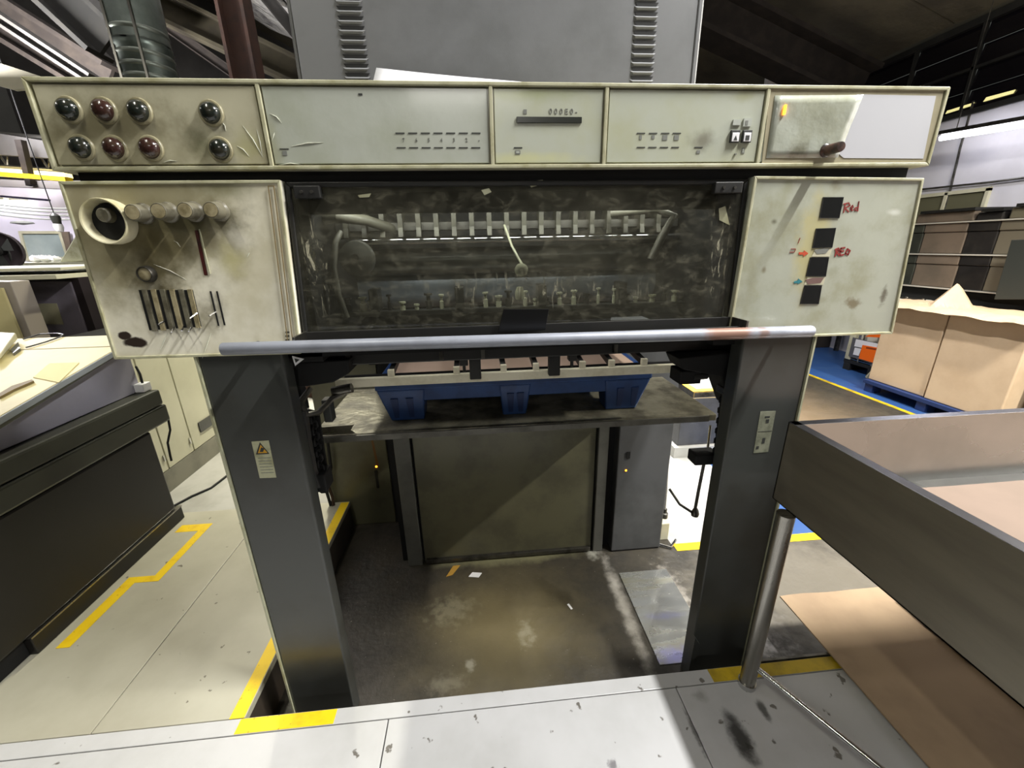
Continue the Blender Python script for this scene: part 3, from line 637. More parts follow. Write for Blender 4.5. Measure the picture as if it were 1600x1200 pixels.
MB().prism([PY(*v, YC) for v in ((1188, 643), (1212, 642), (1200, 706), (1177, 708))], (0, -.0008, 0)).build('notice_label', mat('faded_label', (134, 136, 118), .5, 0, (104, 106, 90), 30), cr_)
b = MB()
for (x0, y0, x1, y1) in ((1195, 650, 1203, 653), (1196, 655, 1202, 661), (1184, 673, 1206, 675), (1190, 684, 1196, 693), (1181, 697, 1186, 702)):
    p, q = PY(x0, y1, YC-.0008), PY(x1, y0, YC-.0008); b.box(p.x, q.x, YC-.0013, YC-.0008, p.z, q.z)
b.build('label_text', M['ink'], cr_)
MB().prism([PY(*v, 1.19) for v in ((456, 556), (475, 561), (461, 572))], (0, .001, 0)).build('triangle_sticker', M['white'], press)
MB().prism([PY(*v, 1.1895) for v in ((460, 560), (468, 562), (462, 567))], (0, .0004, 0)).build('sticker_symbol', M['ink'], press)

# --- delivery mechanics between the columns
MB().box(-.60, .95, 1.28, 1.36, 1.203, 1.27).build('cross_beam', M['black'], press, bevel=.004)
for px in (455, 545, 690, 755, 960):
    p = PY(px, 562, 1.275); MB().box(p.x-.006, p.x+.006, 1.265, 1.285, 1.21, 1.25).build('beam_lug', M['steel_dark'], press)
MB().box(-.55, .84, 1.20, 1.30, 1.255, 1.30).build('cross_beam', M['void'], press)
mcb = mat('cream_bar', (226, 220, 196), .42, 0, (206, 199, 172), 16)
a, b_ = PY(525, 599, 1.4), PY(1085, 572, 1.4)
cb = MB().box(a.x, b_.x, 1.39, 1.41, a.z-.016, a.z+.016).build('stop_bar', mcb, press, bevel=.002)
MB().box(a.x+.01, b_.x-.01, 1.465, 1.48, a.z-.022, a.z+.004).build('finger_rail', M['void'], press)
for px in (610, 713, 787, 838, 911, 957, 1008):
    p = PY(px, 583-(px-610)*.043, 1.39); zt = a.z+.016
    MB().box(p.x-.011, p.x+.011, 1.392, 1.408, zt-.004, zt+.026).build('stop_tab', mcb, cb, bevel=.002)
    MB().prism([(p.x-.009, 1.408, zt), (p.x+.009, 1.408, zt), (p.x+.009, 1.408, zt+.022), (p.x-.009, 1.408, zt+.022)], (0, .36, .05)).build('brake_finger', M['black'], press)
for px in (742, 866):
    p = PY(px, 565, 1.37); MB().box(p.x-.02, p.x+.02, 1.36, 1.39, 1.11, 1.25).build('support_post', M['black'], press, bevel=.003)
for px in (725, 892):
    p = PY(px, 565, 1.36); MB().box(p.x-.014, p.x+.014, 1.33, 1.36, 1.17, 1.21).cyl((p.x, 1.345, 1.145), (p.x, 1.345, 1.18), .006, 8).build('valve_block', M['black'], press, bevel=.003)
# lift chains, hooks and guides, left and right
def links(p, q, n, name, m, r=.011):
    p, q = Vector(p), Vector(q); a = (q-p)/n; b = MB()
    for k in range(n):
        c = p+a*(k+.5); L = a.length*.62; s = Vector((r, 0, 0)) if k % 2 else Vector((0, r, 0)); d = a.normalized()
        b.tube([c-d*L+s*.6, c-d*L*.6+s, c+d*L*.6+s, c+d*L+s*.6, c+d*L-s*.6, c+d*L*.6-s, c-d*L*.6-s, c-d*L-s*.6, c-d*L+s*.6], .0042, 6)
    o = b.build(name, m, press); return o
P = lambda x, y, Y: PY(x, y, Y)
MB().box(*(lambda a, b: (a.x, b.x, 1.30, 1.34, b.z, a.z))(P(452, 572, 1.32), P(480, 640, 1.32))).build('guide_plate', M['black'], press)
MB().prism([P(462, 566, 1.24), P(545, 562, 1.24), P(545, 584, 1.24), P(520, 598, 1.24), P(466, 606, 1.24)], (0, .1, 0)).build('guide_bracket', M['void'], press, bevel=.004)
MB().tube([P(486, 606, 1.26), P(470, 628, 1.24), P(478, 648, 1.24), P(497, 645, 1.26), P(520, 622, 1.3), P(545, 610, 1.34)], [.008, .012, .012, .010, .010, .010], 8).build('lift_hook', M['steel_dark'], press, smooth=True)
MB().cyl(P(520, 612, 1.32), P(550, 606, 1.32), .016, 14).build('hook_roller', M['steel_dark'], press, smooth=True)
MB().box(*(lambda a, b: (a.x, b.x, 1.3, 1.34, b.z, a.z))(P(501, 626, 1.3), P(520, 660, 1.3))).build('chain_anchor', M['charcoal'], press, bevel=.003)
MB().prism([P(462, 636, 1.29), P(497, 645, 1.29), P(514, 758, 1.29), P(484, 762, 1.29)], (0, .012, 0)).build('chain_cover', M['void'], press)
links(P(487, 650, 1.26), P(506, 768, 1.26), 14, 'lift_chain', M['void'], .012)
MB().tube([P(472, 640, 1.24), P(478, 690, 1.24), P(487, 735, 1.24), P(496, 760, 1.24)], .019, 8).build('chain_guide', M['black'], press, smooth=True)
MB().box(*(lambda a, b: (a.x, b.x, 1.23, 1.30, b.z, a.z))(P(485, 738, 1.25), P(515, 764, 1.25))).build('chain_weight', M['void'], press, bevel=.006)
MB().prism([P(1060, 560, 1.24), P(1168, 548, 1.24), P(1166, 640, 1.24), P(1144, 640, 1.24), P(1126, 588, 1.24), P(1068, 578, 1.24)], (0, .1, 0)).build('guide_bracket', M['void'], press, bevel=.004)
MB().box(*(lambda a, b: (a.x, b.x, 1.26, 1.34, b.z, a.z))(P(1060, 578, 1.28), P(1090, 597, 1.28))).build('guide_block', M['void'], press, bevel=.004)
MB().cyl(P(1082, 588, 1.27), P(1104, 586, 1.27), .014, 12).build('guide_roller', M['black'], press, smooth=True)
MB().box(*(lambda a, b: (a.x, b.x, 1.23, 1.28, b.z, a.z))(P(1130, 606, 1.24), P(1150, 616, 1.24))).build('bracket_block', M['steel_dark'], press, bevel=.003)
links(P(1132, 612, 1.26), P(1118, 722, 1.26), 14, 'lift_chain', M['void'], .013)
MB().tube([P(1138, 614, 1.23), P(1132, 660, 1.23), P(1123, 722, 1.23)], .019, 8).build('chain_guide', M['black'], press, smooth=True)
MB().tube([P(1110, 665, 1.4), P(1106, 700, 1.4), P(1101, 722, 1.4)], .005, 8).build('chain_guide', M['chrome'], press, smooth=True)
MB().box(*(lambda a, b: (a.x, b.x, 1.25, 1.31, b.z, a.z))(P(1088, 712, 1.25), P(1122, 726, 1.25))).build('chain_weight', M['void'], press, bevel=.005)
MB().tube([P(1100, 724, 1.5), P(1092, 764, 1.5), P(1086, 796, 1.5)], .007, 10).build('lift_rod', M['steel_dark'], press, smooth=True)
MB().tube([P(1046, 764, 1.62), P(1062, 788, 1.56), P(1085, 803, 1.5)], .006, 8).build('lift_rod', M['steel_dark'], press, smooth=True)
MB().lathe(P(1086, 802, 1.5), (0, 0, 1), [(.016, -.012), (.018, 0), (.012, .02), (.006, .03)]).build('rod_foot', M['steel_dark'], press, smooth=True)

# --- pile board that carries the pallet
mpile = mat('oily_pile_board', (128, 124, 106), .3, .35, (78, 74, 62), 9, .36, .66, .5, bump=.5, bscale=22, bdist=.006)
pb = MB().prism([(-.63, 1.42, .872), (.935, 1.42, .872), (.935, 1.92, .872), (.70, 1.92, .872), (.70, 1.945, .872), (-.63, 1.945, .872)], (0, 0, .028)).build('pile_board', mpile, press, bevel=.004)
MB().box(-.60, .90, 1.412, 1.422, .874, .897).build('board_edge', mat('grey_board_edge', (104, 102, 94), .4, .3, (80, 78, 70), 14), pb)
MB().prism([P(500, 668, 1.44), P(552, 664, 1.44), P(545, 678, 1.44), P(516, 690, 1.44), P(502, 684, 1.44)], (0, .02, 0)).build('board_flap', mpile, pb)

# --- rear of the delivery: door, posts and side boxes
mdoor = mat('olive_black_door', (104, 102, 80), .36, 0, (84, 82, 66), 4, coat=.1, bump=.06, bscale=200)
dr = MB().box(-.368, .618, 1.965, 1.99, -.19, .862).build('rear_door', mdoor, press, bevel=.004)
MB().box(-.36, .61, 1.945, 1.966, -.19, -.165).build('door_sill', M['steel_dark'], dr, bevel=.003)
MB().box(-.50, .95, 2.0, 2.04, -.2, .86).build('rear_casing_and_blocker', M['void'], press)
MB().box(-.462, -.38, 1.95, 1.995, -.2, .862).build('rear_post', mat('grey_post', (96, 96, 90), .4, 0, (78, 78, 72), 6), press, bevel=.004)
MB().box(.628, .686, 1.95, 1.995, -.2, .862).build('rear_post', bpy.data.materials['grey_post'], press, bevel=.004)
YB = 2.37
xa, xb = P(506, 720, YB).x, P(604, 700, YB).x
MB().box(xb+.004, -.44, YB, YB+.3, -.2, 1.32).build('rear_casing_and_blocker', M['void'], press)  # also a black blocker, added to keep the passage lamp off the pit
lb = MB().box(xa, xb, YB, YB+.4, -.2, 1.32).build('side_box', mdoor, press, bevel=.005)  # top raised to shade the pit from the left passage lamp
MB().prism([P(577, 674, YB-.001), P(580, 674, YB-.001), P(592, 728, YB-.001), P(588, 728, YB-.001)], (0, .002, 0)).build('light_slot', mat('amber_strip', (120, 78, 24), .4), lb)
MB().box(*(lambda a, b: (a.x, b.x, YB-.004, YB, b.z, a.z))(P(585, 735, YB), P(593, 762, YB))).build('sensor_lens', M['black'], lb)
MB().lathe(P(588, 729, YB-.001), (0, -1, 0), [(.007, 0), (.006, .003), (0, .004)], 12).build('sensor_light', M['glow_amber'], lb)
for k, pts in enumerate((((512, 690), (517, 730), (511, 770), (520, 800)), ((503, 700), (508, 745), (519, 776), (523, 800)))):
    MB().tube([P(x, y, 2.32) for x, y in pts], .010, 8).build('hanging_cable', mat('brown_cable', (62, 44, 34), .6) if k else M['rubber'], lb, smooth=True)
mgb = mat('grey_side_box', (86, 87, 88), .38, 0, (72, 73, 73), 4, coat=.1)
rb = MB().box(.735, 1.035, 1.93, 2.4, -.19, 1.15).build('side_box', mgb, press, bevel=.005)
MB().box(.74, 1.03, 1.935, 2.39, -.2, -.188).build('box_foot', M['void'], rb)
MB().lathe(P(978, 735, 1.929), (0, -1, 0), [(.006, 0), (.005, .003), (0, .004)], 12).build('sensor_light', M['glow_amber'], rb)
MB().box(*(lambda a, b: (a.x, b.x, 1.926, 1.93, b.z, a.z))(P(979, 706, 1.93), P(984, 716, 1.93))).build('sensor_lens', M['void'], rb)
MB().box(-.55, .68, 2.02, 2.9, 1.0, 1.7).build('press_body', M['black'], press)
pp = MB()
pp.tube([P(1044, 700, 1.98), P(1041, 760, 1.98), P(1038, 800, 1.98)], .008, 8).build('air_pipe', M['chrome'], press, smooth=True)
MB().lathe(P(1038, 806, 1.98), (0, 0, 1), [(.02, -.01), (.02, .02), (.012, .024), (.012, .05), (0, .05)], 10).build('pipe_fitting', M['steel_dark'], press, smooth=True)
MB().box(1.06, 1.12, 2.0, 2.06, -.2, -.08).build('pipe_socket', M['cream_clean'], press, bevel=.004)
MB().tube([(1.04, 1.95, -.185), (1.10, 1.92, -.19), (1.16, 1.98, -.19)], .008, 8).build('air_pipe', M['chrome'], press, smooth=True)

# ================================================================== ON AND ABOVE THE PRESS
cab = MB().box(-.50, .742, 1.5, 2.2, 1.745, 2.75).build('louvred_cabinet', M['greypaint'], None, bevel=.006)
cab = tag(cab, 'grey louvred steel cabinet standing up behind the press console', 'cabinet')
MB().box(.722, .726, 1.4985, 1.502, 1.76, 2.74).build('door_seam', M['void'], cab)
MB().box(-.49, -.487, 1.4985, 1.502, 1.76, 2.74).build('door_seam', M['chrome'], cab)
mlip = mat('lit_louver_lip', (128, 129, 131), .4)  # lighter than the cabinet grey: paints the light caught on the lips
def louver(x, z, wd):
    o, i = wd/2, wd/2-.007
    b = MB(); A = [(x-o, 1.4999, z-.0030), (x+o, 1.4999, z-.0030), (x+i, 1.4935, z-.0090), (x-i, 1.4935, z-.0090)]
    B = [(x-i+.003, 1.4999, z-.0125), (x+i-.003, 1.4999, z-.0125)]
    b.poly(A).poly([A[3], A[2], B[1], B[0]]).poly([A[0], A[3], B[0]]).poly([A[1], B[1], A[2]])
    return b
for xa, xb, pa, pb_, n in ((PY(549, 14, 1.5), PY(556, 118, 1.5), 14, 118, 12), (PY(1008, 23, 1.5), PY(1004, 123, 1.5), 23, 123, 12)):
    dz = (xa.z-xb.z)/7; xm = (xa.x+xb.x)/2
    for k in range(-4, 8):
        z = xa.z-dz*k
        lv = louver(xm, z, .078).build('louver', mlip, cab)
        MB().prism([(xm-.030, 1.4985, z-.003), (xm+.030, 1.4985, z-.003), (xm+.037, 1.4985, z+.006), (xm-.037, 1.4985, z+.006)], (0, .001, 0)).build('louver_slot', M['void'], lv)
pq = [PY(588, 107, 1.3), PY(700, 114, 1.3), PY(800, 127, 1.3)]
def sheet(u, v):
    t = PY(588+230*u, 106+23*u, 1.46); k = v
    return (t.x, 1.30+.16*k+.004*math.sin(u*4), 1.926+(t.z-1.926)*k)
tag(MB().grid(sheet, 10, 4).build('paper_sheet', M['white'], None, smooth=True, solid=.001), 'white paper sheet lying on top of the press console by the cabinet', 'paper')

# pallet and board on the pile platform
pal = empty('plastic_pallet', (.145, 1.9, .90), 'blue plastic pallet raised on the pile board inside the press', 'pallet')
px0, px1, py0, py1 = -.40, .69, 1.5, 1.93
MB().box(px0, px1, py0, py1, 1.035, 1.066).build('deck', M['blue'], pal, bevel=.006)
MB().prism([(px0+.01, py0+.012, 1.036), (px1-.01, py0+.012, 1.036), (px1-.02, py0+.012, .985), (px0+.02, py0+.012, .985)], (0, .03, 0)).build('front_beam', M['blue'], pal, bevel=.004)
def foot(x0, x1, y0, y1, sl, sr):
    b = MB(); b.hexa([(x0, y0, 1.036), (x1, y0, 1.036), (x1, y1, 1.036), (x0, y1, 1.036)], [(x0+sl, y0+.02, .901), (x1-sr, y0+.02, .901), (x1-sr, y1-.02, .901), (x0+sl, y1-.02, .901)])
    o = b.build('foot', M['blue'], pal, bevel=.006)
    for t in (.36, .68):
        xc = x0+(x1-x0)*t
        MB().hexa([(xc-.016, y0+.0, 1.0), (xc+.012, y0+.0, 1.0), (xc+.012, y0+.03, 1.0), (xc-.016, y0+.03, 1.0)], [(xc-.010, y0+.017, .915), (xc+.008, y0+.017, .915), (xc+.008, y0+.04, .915), (xc-.010, y0+.04, .915)]).build('foot_recess', mat_dkblue, o)  # darker blue stands in for the shade inside each groove
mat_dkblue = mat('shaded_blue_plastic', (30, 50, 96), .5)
for y0 in (1.502, 1.78):
    foot(px0+.004, -.215, y0, y0+.13, .04, .012); foot(.075, .20, y0, y0+.13, .012, .018); foot(.50, px1-.004, y0, y0+.13, .012, .045)
tag(MB().box(-.36, .64, 1.54, 1.92, 1.067, 1.082).build('cardboard_sheet', M['kraft_pink']), 'pinkish cardboard sheet on the blue pallet seen through the black fingers', 'cardboard')

# ================================================================== STAINLESS TRAY TABLE, RIGHT FOREGROUND
tt = empty('tray_table', (1.6, .5, 0), 'stainless steel tray table on round legs in the right foreground', 'tray table')
tx0, tx1, ty0, ty1, tz, tb0 = .945, 2.95, -.15, 1.075, 1.02, .745
b = MB()
t = .004
b.box(tx0, tx0+t, ty0, ty1, tb0, tz-.002).box(tx1-t, tx1, ty0, ty1, tb0, tz-.002).box(tx0, tx1, ty1-t, ty1, tb0, tz-.002).box(tx0, tx1, ty0, ty0+t, tb0, tz-.002)
b.box(tx0, tx1, ty0, ty1, tb0, tb0+.004)
mst = mat('tray_steel', (126, 120, 106), .42, .6, (110, 104, 92), 2, .3, .75, .5, bump=.06, bscale=60, stretch=(.5, 1, 6))
body = b.build('tray_box', mst, tt)
ri = MB()
ri.box(tx0, tx0+.028, ty0, ty1, tz-.003, tz).box(tx1-.028, tx1, ty0, ty1, tz-.003, tz).box(tx0, tx1, ty1-.028, ty1, tz-.003, tz).box(tx0, tx1, ty0, ty0+.028, tz-.003, tz)
ri.build('rim', mat('rim_steel', (176, 176, 184), .24, 1.), tt, bevel=.001)
fm = .028
iw = MB()
for q in ([(tx0+fm, ty1-fm, tz), (tx1-fm, ty1-fm, tz), (tx1-fm-.02, ty1-fm-.012, .80), (tx0+fm+.01, ty1-fm-.012, .80)],
          [(tx0+fm, ty0+fm, tz), (tx0+fm, ty1-fm, tz), (tx0+fm+.01, ty1-fm-.012, .80), (tx0+fm+.01, ty0+fm, .80)],
          [(tx1-fm, ty0+fm, tz), (tx1-fm, ty1-fm, tz), (tx1-fm-.02, ty1-fm-.012, .80), (tx1-fm-.02, ty0+fm, .80)]):
    iw.poly(q)
iw.box(tx0+fm+.005, tx1-fm-.01, ty0+fm, ty1-fm-.008, .795, .80)
iw.build('tray_lining', mat('bright_tray_steel', (180, 180, 178), .24, 1., (150, 150, 147), 1.5, .3, .75, .36, bump=.12, bscale=4, bdist=.01), tt)
for x, y in ((.928, .99), (2.9, .99), (.985, -.1), (2.9, -.1)):
    lg = MB().cyl((x, y, .0), (x, y, .80 if x > 1.2 else .746), .026, 20).build('leg', M['steel'], tt, smooth=True)
    MB().cyl((x, y, 0), (x, y, .02), .030, 20).build('leg_foot', M['chrome'], lg, smooth=True)
MB().tube([(.935, .985, .10), (1.45, -.02, .10)], .010, 10).build('cross_brace', M['chrome'], tt, smooth=True)
def wavy(x0, x1, y0, y1, z, amp, sd):
    def fn(u, v): return (x0+(x1-x0)*u, y0+(y1-y0)*v+.008*noise.noise((u*4+sd, 3, v)), z+amp*(.5+.5*noise.noise((u*3+sd, v*3, sd))))
    return fn
tag(MB().grid(wavy(1.0, 2.8, -.1, .985, .804, .006, 2.), 12, 12).build('cardboard_sheet', mat('pinkish_tray_board', (118, 101, 89), .8, 0, (111, 95, 83), 3), None, solid=.003), 'pinkish cardboard sheet lying in the stainless tray', 'cardboard')
tag(MB().grid(wavy(1.315, 2.0, -.2, 1.335, .012, .004, 5.), 12, 16).build('cardboard_sheet', mat('floor_cardboard', (172, 148, 120), .8, 0, (154, 131, 106), 2.5), None, solid=.006), 'large brown cardboard sheet on the floor under the tray table', 'cardboard')
tag(MB().box(1.80, 1.87, -.15, 1.25, .0245, .0285).build('metal_strip', mat('dull_grey_strip', (150, 148, 140), .5, .2)), 'dull grey metal strip lying on the brown cardboard under the tray table', 'metal strip')

# ================================================================== PRESS CONSOLE DESK, LEFT FOREGROUND
ds = empty('control_desk', (-2.6, 1.9, 0), 'control desk with pale sloping top and dark steel cabinet at the left', 'desk')
mbod = mat('dark_desk_enamel', (27, 25, 23), .45, 0, (21, 20, 18), 3, coat=.0, bump=.05, bscale=240)
mlid = mat('olive_desk_enamel', (60, 61, 52), .4, 0, (48, 48, 42), 3)
mtop = mat('pale_desk_top', (208, 197, 146), .5, 0, (194, 182, 128), 2.5, .4, .75)
mlav = mat('lavender_grey_enamel', (172, 170, 184), .42, 0, (162, 160, 172), 2)
DX = -1.86
bd = MB().box(-3.4, DX-.006, .55, 2.27, .086, .599).build('cabinet_body', mbod, ds, bevel=.012)
MB().box(-3.3, DX-.03, .7, 2.25, 0, .085).build('plinth', M['void'], ds)
MB().box(DX-.03, DX+.002, 1.40, 2.30, .0, .085).build('kick_plate', mbod, ds, bevel=.004)
MB().box(DX-.02, DX+.006, 1.40, 2.30, .080, .087).build('kick_edge', M['steel'], ds)
MB().box(-3.4, DX, .5, 2.43, .60, .705).build('lower_lid', mlid, ds, bevel=.012)
MB().box(-3.4, DX-.004, .5, 2.42, .708, .80).build('upper_lid', mlid, ds, bevel=.012)
MB().box(DX-.001, DX+.001, .52, 2.41, .7045, .7075).build('lid_seam', M['void'], ds)
# wedge between lid and sloping top
def ez(y): return .952+(y-1.664)*.2085
sx = -1.95
MB().prism([(sx, .4, .80), (sx, 2.40, .80), (sx, 2.40, ez(2.40)-.05), (sx, .4, ez(.4)-.05)], (-.9, 0, 0)).build('side_panel', mlav, ds, bevel=.004)
tp = MB().prism([(-1.90, .3, ez(.3)-.012), (-1.90, 2.46, ez(2.46)-.012), (-1.90, 2.46, ez(2.46)), (-1.90, .3, ez(.3))], (-1.9, 0, 0)).build('table_top', mtop, ds, bevel=.003)
MB().prism([(-1.896, .3, ez(.3)-.068), (-1.896, 2.462, ez(2.46)-.028), (-1.896, .3, ez(.3)-.028)], (-.03, 0, 0)).build('edge_rail', mat('olive_edge', (92, 93, 80), .4, 0, (80, 82, 70), 4), tp, bevel=.003)
MB().prism([(-1.894, .3, ez(.3)-.028), (-1.894, 2.464, ez(2.46)-.028), (-1.894, 2.464, ez(2.46)-.002), (-1.894, .3, ez(.3)-.002)], (-.03, 0, 0)).build('edge_trim', mat('bluish_grey_edge', (158, 164, 168), .4), tp, bevel=.002)
MB().prism([(-3.8, 2.30, ez(2.30)+.0006), (-1.9, 2.30, ez(2.30)+.0006), (-1.9, 2.306, ez(2.306)+.0006), (-3.8, 2.306, ez(2.306)+.0006)], (0, 0, .001)).build('top_seam', mat('top_seam', (170, 160, 120), .6), tp)
def on_top(x, y, lift=.001):
    d = ray(x, y); n = Vector((0, -.2085, 1)); k = (.952-1.664*.2085+lift-CAMZ)/(d.z-.2085*d.y); return CAM+d*k
q = [on_top(*v) for v in ((52, 590), (78, 568), (124, 567), (92, 598))]
tag(MB().prism(q, (0, 0, .002)).build('paper_sheet', mat('cream_paper', (226, 214, 160), .7)), 'cream paper sheet lying on the pale desk top', 'paper')
q = [on_top(*v) for v in ((0, 618), (20, 606), (51, 596), (54, 598), (22, 612), (0, 624))]
tag(MB().prism(q, (0, 0, .01)).build('steel_ruler', mat('brown_stick', (128, 112, 74), .6)), 'thin brown stick at the left edge of the desk top', 'stick')
kb = empty('keypad_box', on_top(5, 560), 'white wedge-shaped keypad at the left edge of the desk', 'keypad')
q = [on_top(-60, 560), on_top(-10, 532), on_top(30, 534), on_top(-2, 572)]
MB().hexa([v+Vector((0, 0, .016)) for v in q], [v+Vector((0, 0, .05 if i in (1, 2) else .032)) for i, v in enumerate(q)]).build('keypad_body', M['cream_clean'], kb, bevel=.004)
q2 = [on_top(18, 550), on_top(30, 538), on_top(33, 548), on_top(22, 556)]
MB().prism(q2, (0, 0, .014)).build('keypad_foot', M['charcoal'], kb)
tag(MB().tube([on_top(40, 543, .006), on_top(48, 541, .006), on_top(72, 534, .006), on_top(95, 526, .006), on_top(99, 523, .006), on_top(90, 521, .006), on_top(62, 522, .006), on_top(36, 530, .006)], .0035, 6).build('cable', M['charcoal']), 'thin grey cable looping across the pale desk top', 'cable')
pg = empty('plug_box', (-1.9, 2.36, .80), 'small white plug with black lead on the dark desk lid', 'plug')
p = PX(225, 606, -1.92)
MB().box(p.x-.03, p.x+.02, p.y-.03, p.y+.03, .802, .85).build('plug_body', M['white'], pg, bevel=.004)
MB().tube([(p.x, p.y, .85), (p.x-.005, p.y+.01, .90), (p.x-.03, p.y+.03, .94)], .006, 8).build('lead', M['rubber'], pg, smooth=True)
tag(MB().tube([PX(263, 655, -1.875), PX(266, 672, -1.875), PX(262, 692, -1.875), PX(266, 712, -1.875), PX(268, 720, -1.875)], .006, 8).build('cable', M['rubber'], smooth=True), 'black cable hanging below the desk lid corner', 'cable')
tag(MB().tube([PZ(272, 790, -.19), PZ(300, 775, -.19), PZ(330, 762, -.19), PZ(356, 742, -.19), PZ(372, 726, -.19)], .008, 8).build('cable', M['rubber'], smooth=True), 'black cable lying on the pale floor between desk and left column', 'cable')

# cream switch cabinet behind the desk, duct on top
mcc = mat('cream_cabinet_enamel', (198, 196, 172), .4, 0, (186, 184, 160), 2)
sc = empty('switch_cabinet', (-2.58, 3.4, -.2), 'pale cream switch cabinet with tall doors behind the desk', 'cabinet')
MB().box(-2.72, -2.44, 2.82, 4.6, -.02, 1.04).build('cabinet_body', M['void'], sc)
MB().box(-2.72, -2.42, 2.82, 4.6, -.2, -.03).build('plinth', mat('grey_plinth', (128, 126, 112), .45, 0, (110, 108, 96), 5), sc)
ys = [2.82, 3.0, 3.30, 3.72, 4.15, 4.6]
for y0, y1 in zip(ys, ys[1:]):
    d = MB().box(-2.45, -2.42, y0+.006, y1-.006, -.026, 1.04).build('cabinet_door', mcc, sc, bevel=.003)
    MB().box(-2.422, -2.41, y1-.03, y1-.02, .05, .10).build('hinge', M['chrome'], d)
MB().box(-2.422, -2.412, 3.42, 3.62, .08, .17).build('vent_grille', M['charcoal'], sc)
mdu = mat('galvanised_duct', (96, 104, 98), .34, .75, (72, 80, 74), 5, .35, .7, .45, bump=.2, bscale=14)
du = MB().lathe((-2.44, 4.0, 1.045), (0, 0, 1), [(0, 0), (.18, 0), (.18, 1.95), (.185, 1.96), (.185, 2.0), (.18, 2.01), (.18, 3.8), (0, 3.8)], 28).build('air_duct', mdu, smooth=True)
tag(du, 'galvanised round air duct rising behind the left end of the console', 'duct')
for k in range(5):
    MB().lathe((-2.44, 4.0, 2.80+k*.075), (0, 0, 1), [(.180, 0), (.185, .010), (.185, .020), (.180, .030)], 28).build('duct_rib', mat('duct_rib', (104, 110, 102), .4, .7) if k == 0 else bpy.data.materials['duct_rib'], du, smooth=True)
for a in (-2.2, -1.1):
    x, y = -2.44+.184*math.cos(a), 4+.184*math.sin(a); MB().box(x-.008, x+.008, y-.008, y+.008, 1.06, 4.84).build('duct_seam', M['steel'], du)

# ================================================================== LEFT BACKGROUND
lm = empty('finishing_machine', (-3.2, 3.3, -.2), 'dark machine with grey door and pale nameplate behind the desk', 'machine')
MB().box(-4.2, -2.77, 3.2, 3.9, -.2, 1.40).build('machine_body', mat('plum_black_steel', (26, 18, 22), .5), lm)
q = [PY(*v, 3.19) for v in ((15, 440), (109, 439), (136, 524), (40, 524))]
dd = MB().prism([q[0], q[1], q[2]+Vector((0, 0, -.5)), q[3]+Vector((0, 0, -.5))], (0, .03, 0)).build('machine_door', mat('slate_door', (112, 106, 116), .45, 0, (98, 93, 100), 4), lm, bevel=.006)
MB().prism([PY(*v, 3.185) for v in ((30, 475), (88, 474), (99, 507), (43, 506))], (0, .004, 0)).build('nameplate', mat('nameplate', (142, 138, 112), .45, 0, (126, 120, 98), 7), dd)
MB().lathe(PY(39, 484, 3.184), (0, -1, 0), [(.018, 0), (.015, .012), (0, .014)], 14).build('door_lock', M['charcoal'], dd)
MB().box(-4.3, -2.77, 3.05, 3.9, 1.40, 1.43).box(-4.3, -2.77, 3.1, 3.9, 1.455, 1.475).build('shelf_edge', mcc, lm, bevel=.003)
q = [PY(*v, 2.9) for v in ((-60, 440), (15, 440), (50, 530), (-30, 530))]
cm = empty('machine_cover', (-3.1, 2.95, -.2), 'cream machine cover with grey edge at the left frame edge', 'machine cover')
MB().prism([q[0], q[1], q[2]+Vector((0, 0, -.6)), q[3]+Vector((0, 0, -.6))], (0, .12, 0)).build('cover_edge', mat('pinkish_grey', (150, 142, 132), .45), cm, bevel=.004)
q = [PY(*v, 2.88) for v in ((-60, 450), (2, 450), (32, 528), (-30, 530))]
MB().prism([q[0], q[1], q[2]+Vector((0, 0, -.6)), q[3]+Vector((0, 0, -.6))], (0, .015, 0)).build('cover_face', mtop, cm)
# long work bench with odds and ends, further back
bn = empty('work_bench', (-5.0, 5.2, -.2), 'long dark work bench by the white wall at far left', 'bench')
z0 = PY(60, 410, 5.0).z
MB().box(-6.2, -3.6, 4.8, 5.6, z0-.05, z0).build('bench_top', M['cream'], bn)
MB().box(-6.2, -3.6, 4.85, 5.6, z0-.45, z0-.05).build('bench_front', M['black'], bn)
for x in (-6.1, -3.7): MB().box(x, x+.06, 4.9, 5.5, -.2, z0-.4).build('bench_leg', M['black'], bn)
rr = random.Random(2)
for k in range(3):
    p = PY(58+k*15, 405, 5.0); r = rr.uniform(.045, .055)
    def fn(u, v, p=p, r=r, k=k):
        a = u*2*math.pi; h = v*math.pi; n = 1+.5*noise.noise((math.cos(a)*2+k, math.sin(a)*2, h)); return (p.x+r*n*math.sin(h)*math.cos(a), p.y+r*n*math.sin(h)*math.sin(a), z0+.6*r*(1-math.cos(h))*n)
    tag(MB().grid(fn, 10, 6).build('crumpled_paper', M['white'], None, smooth=True), ('leftmost', 'middle', 'rightmost')[k]+' crumpled white paper on the far left work bench', 'crumpled paper', 'crumpled papers on the bench')
p = PY(118, 392, 4.9)
tag(MB().prism([(p.x-.15, 4.85, z0+.002), (p.x+.4, 4.85, z0+.002), (p.x+.4, 4.85, z0+.26), (p.x+.1, 4.85, z0+.27)], (0, .5, 0)).build('machine_hood', M['cream'], None, bevel=.01), 'cream sloping hood on the far bench beside the press panel', 'hood')
fp = PY(3, 392, 4.5)
fan = empty('pedestal_fan', (fp.x, 4.5, -.2), 'dark round pedestal fan in front of the white left wall', 'fan')
MB().lathe(fp, (.2, -1, 0), [(0, -.05), (.10, -.04), (.17, -.01), (.175, .02), (.165, .025)], 24).build('fan_shroud', mat('fan_grey', (70, 62, 66), .5), fan, smooth=True)
